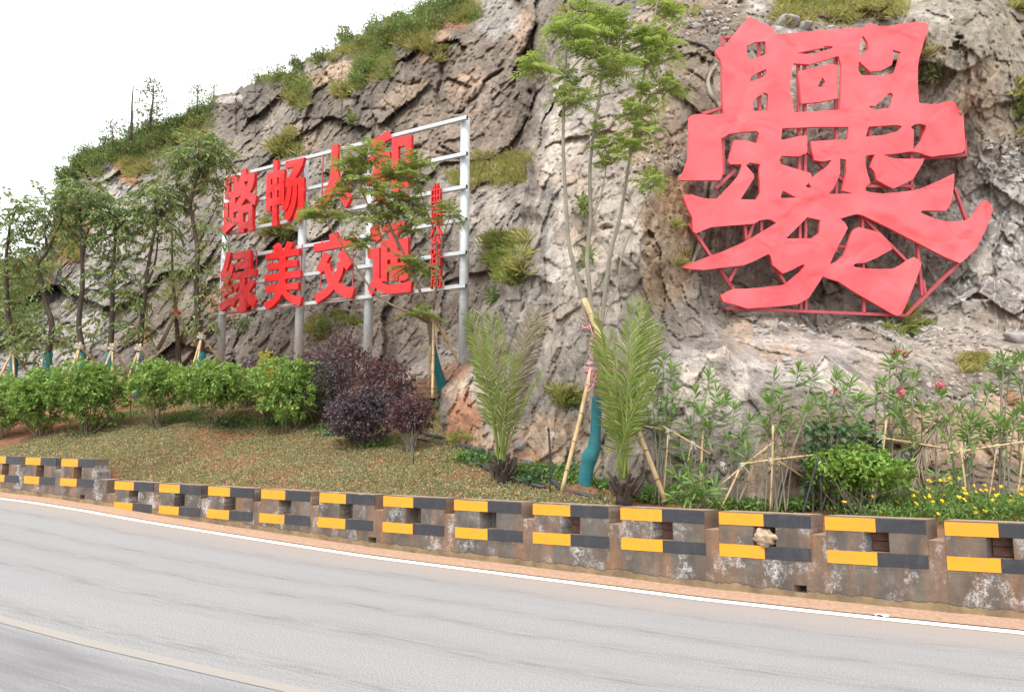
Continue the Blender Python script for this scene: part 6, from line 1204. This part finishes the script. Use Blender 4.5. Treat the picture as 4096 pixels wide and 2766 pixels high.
def scrub(name, mat, boxes, seed):
    rng = np.random.default_rng(seed); parts = []
    for x0, x1, dy0, dy1, n in boxes:      # bands below the ridge line
        xs = rng.uniform(x0, x1, n); rr_ = np.interp(xs, pxs, rid); ys = rr_ + dy0 + (dy1 - dy0) * rng.random(n) ** 1.2
        keep = fbm(np.stack([xs / 42, ys / 42, 0 * xs], -1), seed, 3) > 0.49; xs, ys = xs[keep], ys[keep]
        C = np.array([on_cliff(a, b, 0.05) for a, b in zip(xs, ys)]); k = 7; m = len(C)
        hh = rng.random((m * k, 1)) * np.repeat(0.15 + 0.45 * fbm(C * 0.9, seed + 3, 2)[:, None], k, 0)
        Ck = np.repeat(C, k, 0) + rng.normal(0, 0.14, (m * k, 3)) + hh * np.array([0, -0.35, 1.0]); L = rng.uniform(0.07, 0.15, m * k)
        parts.append(leaves(Ck, rng.normal(0, 0.7, (m * k, 3)) + [0, -0.2, 0.6], L, L * 0.4, 0.2, 0.1, False, rng))
    V, Fc = cat_leaves(parts); return tag(mesh(name, V, Fc, mat), kind='stuff')
scrub('hill_scrub', M['leaf_hill2'], [(1330, 1600, 2, 70, 900), (1560, 1910, 2, 95, 1400), (1420, 1560, 60, 230, 900), (1020, 1140, 0, 25, 160), (1150, 1230, 30, 160, 300), (240, 860, 2, 75, 1500), (-40, 200, 10, 300, 900)], 131)
scrub('dark_hill_scrub', M['leaf_hill'], [(240, 850, -2, 60, 2200), (1250, 1480, 0, 35, 350), (1560, 1800, 30, 90, 350), (240, 340, 60, 330, 500), (-40, 160, 40, 360, 700)], 137)

# ------------------------------------------------------------------ shrubs and small trees on the hill
def hill_shrub(label, px, py, rx, ry, n, seed, mat='leaf_hill', off=0.25):
    rng = np.random.default_rng(seed); c = on_cliff(px, py, off); d = c[1]; k = pxm(d)
    t = thing('hill_shrub', label, 'shrub', c, 'wild shrubs growing on the hill'); parts = []
    for _ in range(5):
        cc = c + rdir(1, rng)[0] * np.array([rx * k, 0.3, ry * k]) * 0.55; p, dr = blob_points(n // 5, cc, (rx * k * .55, 0.45, ry * k * .55), rng, 0.3)
        parts.append(leaves(p, dr * 0.6 + rdir(len(p), rng) * 0.7 + [0, 0, 0.4], rng.uniform(0.09, 0.18, len(p)), rng.uniform(0.04, 0.075, len(p)), 0.2, 0.1, False, rng))
    tips = parts[0][0][::24]; V, Fc = cat_leaves(parts); tag(mesh('foliage', V, Fc, M[mat], t), kind='stuff')
    w = MB()
    for e in tips[:8]: w.tube([c + [0, 0.1, -ry * k * 0.6], e], [0.02, 0.006], 4, False)
    tag(w.build('stem_mass', M['bark_dark'], t), kind='stuff')
HS = [(262, 690, 55, 45, 480, 'leaf_hill', 'leafy shrub on the lower left corner of the hill ridge'), (320, 640, 60, 45, 480, 'leaf_hill2', 'bright shrub on the left ridge above the red soil'), (380, 590, 60, 40, 460, 'leaf_hill', 'spreading shrub overhanging the left ridge'), (450, 565, 60, 35, 420, 'leaf_hill', 'low shrub below the thin ridge sapling'), (530, 545, 60, 40, 420, 'leaf_hill', 'shrub at the foot of the bare ridge trunk'), (600, 520, 65, 42, 520, 'leaf_hill', 'dark dense shrub below the tall ridge pine'),
  (670, 505, 65, 40, 520, 'leaf_hill', 'dark shrub right of the tall ridge pine'), (730, 470, 50, 35, 380, 'leaf_hill', 'dark shrub in the middle of the left ridge'), (800, 420, 60, 45, 520, 'leaf_hill', 'bushy shrub against the square outcrop'), (640, 570, 50, 40, 300, 'leaf_hill2', 'pale shrub hanging below the ridge line'), (280, 760, 45, 60, 360, 'leaf_hill', 'shrub hanging down the steep left end of the hill'), (1195, 235, 40, 28, 300, 'leaf_hill', 'small dark shrub perched on a crag'),
  (1380, 150, 60, 36, 480, 'leaf_hill2', 'bright green shrub on the ridge beside a crag'), (1440, 175, 60, 34, 420, 'leaf_hill2', 'bright green shrub just right of the ridge shrub with twigs'), (1290, 190, 30, 30, 160, 'leaf_hill', 'thin twiggy shrub on the ridge'), (1480, 270, 55, 45, 480, 'leaf_hill2', 'green shrub filling the gully, upper one'), (1430, 330, 50, 35, 340, 'leaf_hill2', 'green shrub filling the gully, lower one'), (1545, 145, 50, 28, 300, 'leaf_hill', 'shrub on the grassy ridge above the gully'),
  (1605, 70, 40, 28, 300, 'leaf_hill2', 'rounded shrub on the grassy skyline'), (1750, 30, 60, 30, 420, 'leaf_hill2', 'wide shrub at the top of the skyline'), (1830, 10, 50, 30, 340, 'leaf_hill2', 'shrub at the upper end of the skyline'), (1905, 70, 34, 24, 200, 'leaf_hill2', 'small shrub on the pale top rock'), (1405, 475, 28, 26, 160, 'leaf_hill2', 'small shrub in a crack above the lettering sign'), (1650, 120, 45, 30, 260, 'leaf_hill', 'shrub beside the red soil strip'),
  (1300, 1300, 36, 34, 200, 'leaf_hill2', 'shrub low on the rock behind the second steel post'), (1145, 945, 40, 28, 200, 'leaf_hill', 'shrub on the rock between the first two steel posts'), (1990, 1190, 40, 34, 220, 'leaf_hill', 'shrub in the shaded corner right of the lettering sign'), (2330, 830, 20, 22, 90, 'leaf_hill2', 'tiny plant in the rock behind the four thin stems'), (2345, 1030, 20, 22, 90, 'leaf_hill2', 'tiny plant lower on the rock behind the thin stems'), (3440, 270, 30, 34, 160, 'leaf_hill2', 'green plant seen through the big character'), (4085, 420, 30, 70, 300, 'leaf_hill', 'grassy shrub on the right edge of the cliff'), (3700, 300, 22, 40, 140, 'leaf_hill', 'small plant right of the big character'),
  (100, 1100, 60, 40, 260, 'leaf_hill2', 'shrub low on the slope behind the leftmost trees'), (30, 1200, 70, 50, 300, 'leaf_hill', 'shrub behind the tree at the far left edge'), (980, 1300, 40, 40, 200, 'leaf_hill', 'shrub behind the first steel post')]
for k, (x, y, rx, ry, n, mt, lab) in enumerate(HS): hill_shrub(lab, x, y, rx, ry, n, 200 + k, mt, 0.2)
def sapling(label, trunk, tufts, seed, r=0.05, nl=70, bare=False):
    rng = np.random.default_rng(seed); d = on_cliff(*trunk[0], 0)[1] - 0.3; P = smooth_path([at(x, y, d) for x, y in trunk], 4)
    t = thing('ridge_sapling', label, 'tree', P[0], 'thin saplings on the hill ridge'); w = MB(); w.tube(P, np.linspace(r, r * 0.3, len(P)), 6); w.build('trunk', M['bark_dark'], t, True)
    wt = MB(); parts = []
    for x, y, rp, m in tufts:
        c = at(x, y, d); j = np.argmin(np.linalg.norm(P - c, axis=1) + (P[:, 2] > c[2]) * .5); wt.tube([P[j], (P[j] + c) / 2 + [0, 0, .05], c], [0.02, 0.014, 0.006], 4, False)
        p, dr = blob_points(m, c, (rp * pxm(d), 0.3, rp * pxm(d) * 0.6), rng, 0.2); parts.append(leaves(p, dr + [0, 0, 0.5] + rdir(m, rng) * .6, rng.uniform(0.10, 0.20, m), rng.uniform(0.03, 0.06, m), 0.2, 0.1, False, rng))
    tag(wt.build('twig_mass', M['bark_dark'], t), kind='stuff')
    if parts: V, Fc = cat_leaves(parts); tag(mesh('foliage', V, Fc, M['leaf_hill'], t), kind='stuff')
sapling('tall pine like sapling with tufted foliage on the left ridge', [(597, 520), (605, 450), (612, 400), (614, 340)], [(614, 340, 28, 90), (595, 375, 26, 70), (640, 370, 22, 45), (565, 360, 14, 26), (590, 455, 34, 80), (620, 470, 30, 60), (565, 415, 14, 26), (640, 425, 20, 36), (675, 408, 14, 18), (625, 445, 18, 36)], 301, 0.06)
sapling('bare dark trunk with a few low leaves on the left ridge', [(523, 560), (527, 480), (528, 420), (533, 345)], [(522, 520, 18, 30), (500, 490, 8, 6), (545, 460, 22, 30)], 302, 0.06)
sapling('wispy pale sapling on the lower left ridge', [(452, 575), (450, 530), (440, 490)], [(440, 500, 26, 40), (460, 525, 26, 40), (425, 530, 16, 26), (470, 500, 12, 14)], 303, 0.03)
sapling('small sapling behind the bushy shrub by the square outcrop', [(788, 430), (790, 390), (792, 350)], [(792, 355, 16, 30), (780, 365, 10, 14), (768, 382, 10, 14), (803, 368, 10, 14)], 304, 0.03)
sapling('leafless twig standing on the square outcrop', [(852, 395), (856, 370), (862, 352)], [(862, 355, 10, 12), (852, 360, 8, 8)], 305, 0.02)

# ------------------------------------------------------------------ stones, roots, hoses, small things
rng = np.random.default_rng(400)
def stone(label, px, py, rp, seed, mat='stone', group='loose stones on the rock ledge', off=None):
    rng = np.random.default_rng(seed); c = on_cliff(px, py, 0.0); R = rp * pxm(np.linalg.norm(c - O)); th = np.linspace(0, np.pi, 15); ph = np.linspace(0, 2 * np.pi, 25)[:-1]
    T_, P_ = np.meshgrid(th, ph, indexing='ij'); U = np.stack([np.sin(T_) * np.cos(P_), np.sin(T_) * np.sin(P_), np.cos(T_)], -1)
    nrm = rdir(13, rng); cut = rng.uniform(0.42, 0.8, 13); r = np.min(np.where((U @ nrm.T) > 0.05, cut / np.maximum(U @ nrm.T, 0.05), 9.0), -1); r = np.minimum(r, 0.95)
    V = c + U * r[..., None] * R * rng.uniform(0.75, 1.15, 3) * [1.1, 1, 0.85] + (O - c) / np.linalg.norm(O - c) * R * 0.12; n, m = T_.shape; i = np.arange(n - 1)[:, None] * m; j = np.arange(m)[None]
    Fc = np.stack([i + j, i + m + j, i + m + (j + 1) % m, i + (j + 1) % m], -1).reshape(-1, 4); return tag(mesh('loose_stone', V.reshape(-1, 3), Fc, M[mat], None, False, None, c), label, 'stone', group)
for k, (x, y, r, lab) in enumerate([(3140, 85, 52, 'large white boulder behind the top edge of the big character'), (3220, 105, 34, 'pale flat stone to the right of the white boulder'), (3320, 110, 16, 'small grey stone above the big character'), (3130, 1310, 30, 'grey stone on the ledge left of the rusty bracket'), (3240, 1330, 24, 'split grey stone on the ledge right of the rusty bracket'), (3290, 1345, 18, 'small tan stone on the ledge edge'), (3060, 1330, 22, 'rounded stone at the left end of the ledge'), (3010, 1300, 16, 'small stone under the lower left stroke of the big character'),
    (3560, 1345, 16, 'small white stone on the right part of the ledge'), (3700, 1360, 26, 'grey stone at the rubble slope right of the ledge'), (3800, 1330, 18, 'little stone lying below the white vein'), (4060, 1350, 40, 'pale boulder at the right edge of the ledge'), (4010, 1460, 60, 'big tan boulder low at the right edge'), (3880, 1610, 26, 'tan stone below the big tan boulder'), (3640, 1820, 30, 'brown stone in the hollow under the pink flowered oleander'), (3600, 1825, 24, 'grey stone in the same hollow, on its left side'), (3200, 1395, 30, 'stone slab stuck in the face below the ledge'), (3145, 1440, 30, 'dark rough stone stuck in the pale face'),
    (2740, 95, 22, 'stone in the rubble slope left of the big character, upper one'), (2790, 108, 26, 'stone in the rubble slope left of the big character, lower one'), (2900, 120, 20, 'bluish stone at the edge of the rubble slope'), (2840, 60, 16, 'small stone high in the rubble slope'), (1890, 730, 30, 'dark brown stone on the grassy ledge beside the last steel post'), (2080, 1780, 40, 'pointed tan stone at the cliff foot left of the thin black riser'), (2110, 1840, 30, 'low red brown stone at the cliff foot')]):
    stone(lab, x, y, r, 410 + k)
w = []
# rubble: uncountable small stones
parts = []; kk = 0; Vr, Fr = [], []
for x0, y0, x1, y1, n, rr0 in ((2600, 10, 2960, 130, 260, 7), (2560, 560, 2800, 660, 60, 6), (2900, 1280, 3700, 1345, 170, 7), (3650, 1480, 3950, 1600, 150, 7), (3980, 560, 4096, 720, 110, 8), (3600, 1330, 3950, 1420, 90, 7)):
    for _ in range(n):
        c = on_cliff(rng.uniform(x0, x1) + rng.normal(0, 40), rng.uniform(y0, y1) + rng.normal(0, 22), 0.02); R = rr0 * 0.9 * rng.uniform(0.4, 1.5) * pxm(np.linalg.norm(c)); Qr, _ = np.linalg.qr(rng.normal(0, 1, (3, 3))); V = c + (np.array([[-1, -1, -1], [1, -1, -1], [1, 1, -1], [-1, 1, -1], [-.5, -.5, 1], [.5, -.5, .9], [.5, .5, 1], [-.5, .5, .8]]) * rng.uniform(0.35, 1.25, (8, 3)) * R) @ Qr.T
        Vr.append(V); Fr += [tuple(kk + q for q in f) for f in ((3, 2, 1, 0), (4, 5, 6, 7), (0, 1, 5, 4), (1, 2, 6, 5), (2, 3, 7, 6), (3, 0, 4, 7))]; kk += 8
tag(mesh('rubble', np.concatenate(Vr), Fr, M['rubble']), kind='stuff')
# exposed roots on the cliff
def cliff_path(pts, off): return smooth_path([on_cliff(x, y, off) for x, y in pts], 5)
w = MB(); P = cliff_path([(2865, 255), (2840, 300), (2832, 335), (2842, 375), (2872, 410), (2885, 430)], 0.10); w.tube(P, np.linspace(0.03, 0.05, len(P)), 8)
tag(w.build('tree_root', M['bark_grey'], None, True, P[0]), 'grey exposed root hooked on the cliff left of the big character', 'root')
w = MB(); P = cliff_path([(2812, 930), (2790, 1000), (2772, 1040), (2758, 1090)], 0.10); w.tube(P, np.linspace(0.045, 0.02, len(P)), 8)
tag(w.build('tree_root', M['bark_grey'], None, True, P[0]), 'grey root stem below the left tip of the big character', 'root')
# rusty bracket
p = on_cliff(3208, 1318, 0.12); t = thing('rusty_bracket', 'small rusty iron bracket lying on the ledge below the big character', 'bracket', p)
for a, b in (((-.09, 0, 0), (.09, 0, 0)), ((-.09, 0, -.07), (-.09, 0, 0)), ((.09, 0, -.07), (.09, 0, 0))):
    w = MB(); w.beam(p + np.array(a), p + np.array(b), 0.02, 0.03); w.build('bar', M['rust'], t)
# dry palm frond lying on the rock
P = smooth_path([at(3860, 1590, 8.45), at(3760, 1690, 8.2), at(3690, 1790, 8.0), at(3655, 1940, 7.9)], 8); n = len(P); T = unit(np.gradient(P, axis=0)); q = np.linspace(0.05, 0.98, 70) * (n - 1)
C = np.stack([np.interp(q, np.arange(n), P[:, i]) for i in range(3)], 1); Tq = unit(np.stack([np.interp(q, np.arange(n), T[:, i]) for i in range(3)], 1)); parts = []
for s__ in (1, -1): parts.append(leaves(C, Tq * 1.0 + np.array([0.55 * s__, -0.1, -0.25]) + rng.normal(0, 0.15, (70, 3)), rng.uniform(0.16, 0.30, 70), 0.014, 0.2, 0.3, False, rng))
V, Fc = cat_leaves(parts); t = thing('dry_palm_frond', 'dry grey palm frond drooping over the rock behind the bamboo rail', 'palm frond', P[0]); tag(mesh('leaflets', V, Fc, M['dry'], t), kind='stuff')
w = MB(); w.tube(P, np.linspace(0.006, 0.014, n), 5); w.build('midrib', M['dry'], t)
# hoses
def hose(label, pts, r, lift=0.02):
    P = []
    for x, y in pts: c, d = bed_hit(x, y); P.append(c + [0, 0, r + lift])
    P = smooth_path(P, 5); P[:, 2] += 0.01 * np.sin(np.arange(len(P)) * 0.7); w = MB(); w.tube(P, r, 8)
    return tag(w.build('black_hose', M['hose'], None, True, P[0]), label, 'hose', 'black irrigation hoses')
hose('thick black hose from the purple bush down to the left palm', [(1640, 1722), (1700, 1745), (1770, 1768), (1840, 1790), (1920, 1818), (1985, 1850)], 0.035)
hose('thinner black hose curving below the thick one', [(1660, 1765), (1740, 1782), (1830, 1790), (1870, 1820), (1910, 1862), (1985, 1900), (2060, 1932), (2180, 1960)], 0.022)
hose('black hose looping around the soil mound at the teal wrapped trunk', [(2205, 1935), (2240, 1965), (2300, 1990), (2360, 2000), (2405, 2008)], 0.028)
hose('short black hose behind the teal wrapped trunk', [(2360, 1950), (2400, 1962), (2440, 1965)], 0.025)
hose('black hose on the ground behind the purple bushes at the terrace', [(1630, 1552), (1690, 1558), (1760, 1562)], 0.03)
def riser(label, a, b, d, r=0.010, head=True):
    P0, P1 = at(*a, d), at(*b, d); t = thing('irrigation_riser', label, 'sprinkler', (P1[0], P1[1], min(P1[2], ground_z(P1[0], P1[1]))))
    w = MB(); w.tube(smooth_path([P1 - [0, 0, 0.05], (P0 + P1) / 2 + [0.01, 0, 0], P0]), r, 6); w.build('tube', M['hose'], t, True)
    if head: w = MB(); w.tube([P0 - [0, 0, .02], P0 + [0, 0, .03]], [r * 1.7, r * 1.2], 8); w.build('nozzle', M['hose'], t, True)
    return t
t = riser('thin black stake with a heart shaped loop before the small maroon bush', (1660, 1665), (1653, 1840), 10.3, 0.007, False)
c = at(1667, 1658, 10.3); an = np.linspace(0, 2 * np.pi, 17); w = MB(); w.tube(np.stack([c[0] + 0.05 * np.sin(an) ** 3, c[1] + 0 * an, c[2] + 0.05 * (0.8 * np.cos(an) - 0.3 * np.cos(2 * an))], 1), 0.005, 5, False); w.build('loop', M['hose'], t, True)
t = riser('black irrigation riser pair standing left of the teal wrapped trunk', (2193, 1715), (2200, 1955), 8.7, 0.011)
w = MB(); w.tube(smooth_path([at(2198, 1722, 8.7), at(2202, 1800, 8.65), at(2208, 1880, 8.65), at(2198, 1920, 8.65)]), 0.007, 5); w.build('tube', M['hose'], t, True)
riser('black tube leaning against the left side of the clipped bush', (3275, 1820), (3205, 2050), 7.6, 0.012, False)
riser('thin black tube upright in front of the clipped bush', (3282, 1900), (3280, 2060), 7.5, 0.007)
# soil mound and brick edging
def mound(name, label, px, py, r, h, seed):
    c, d = bed_hit(px, py); rr_ = np.linspace(0, 1, 9); an = np.linspace(0, 2 * np.pi, 25)[:-1]; A_, R_ = np.meshgrid(an, rr_, indexing='ij')
    x = c[0] + np.cos(A_) * R_ * r; y = c[1] + np.sin(A_) * R_ * r * 0.8; g = np.vectorize(ground_z)(x, y); qq = np.stack([x * 9, y * 9, 0 * x], -1)
    z = g - 0.05 + (h + 0.05) * np.clip(1 - R_ ** 1.6, 0, 1) + 0.05 * (fbm(qq, seed, 4) - 0.5) * (1 - R_); V = np.stack([x, y, z], -1); n, m = A_.shape; i = np.arange(n)[:, None] * m; i2 = ((np.arange(n) + 1) % n)[:, None] * m; j = np.arange(m - 1)[None]
    Fc = np.stack([i + j, i + j + 1, i2 + j + 1, i2 + j], -1).reshape(-1, 4); o = mesh(name, V.reshape(-1, 3), Fc, M['red_soil'], None, True, None, c); tag(o, label, 'soil heap', None)
mound('soil_heap', 'loose red soil heap around the foot of the teal wrapped trunk', 2330, 1975, 0.34, 0.14, 3)
mound('soil_heap', 'small red soil heap beside the right palm stub', 2425, 1985, 0.18, 0.09, 4)
p = at(1745, 1520, 14.2); t = thing('brick_edging', 'low tan brick edging on the terrace behind the small feathery tree', 'low wall', (p[0], p[1], p[2] - 0.3))
for r_ in range(4):
    for k in range(4):
        w = MB(); a = p + np.array([-0.46 + k * 0.25 + (r_ % 2) * 0.06, 0, -0.32 + r_ * 0.105]); w.beam(a, a + [0.24, 0.05, 0], 0.12, 0.098); w.build('brick', M['board'], t)
# bits of litter along the edge line
for k, (px, py, L, lab) in enumerate([(1560, 2220, 0.06, 'torn white plastic scrap on the edge line below the fifth block'), (2430, 2338, 0.05, 'pale plastic scrap on the edge line near the middle'), (3540, 2462, 0.055, 'white crumpled scrap on the edge line below the weep hole'), (885, 2130, 0.05, 'white scrap on the edge line at the left')]):
    for zt in (0.3, 0.2, 0.1, 0.0):
        r_ = ray(px, py); tt = (zt + 0.0 - EYE) / r_[2]; P = O + r_ * tt; s0, o0 = so_of(P[0], P[1])
        if road_z(s0) >= zt - 0.02: break
    c = np.array([*wp(s0, o0), float(road_z(s0)) + 0.006]); u_ = np.array([wp(s0 + .1, 0)[0] - wp(s0, 0)[0], wp(s0 + .1, 0)[1] - wp(s0, 0)[1], 0]); u_ /= np.linalg.norm(u_); v_ = np.array([-u_[1], u_[0], 0])
    rl = np.random.default_rng(500 + k); V = [c + u_ * x + v_ * y + np.array([0, 0, rl.random() * 0.022]) for y in (-.025, 0, .025) for x in np.linspace(-L, L, 6)]; V = [v + rl.normal(0, 0.006, 3) * [1, 1, 0] for v in V]
    Fc = [(r0 * 6 + i, r0 * 6 + i + 1, r0 * 6 + i + 7, r0 * 6 + i + 6) for r0 in range(2) for i in range(5)]; o = mesh('litter_scrap', V, Fc, M['litter'], None, False, None, c); tag(o, lab, 'litter', 'scraps along the edge line')
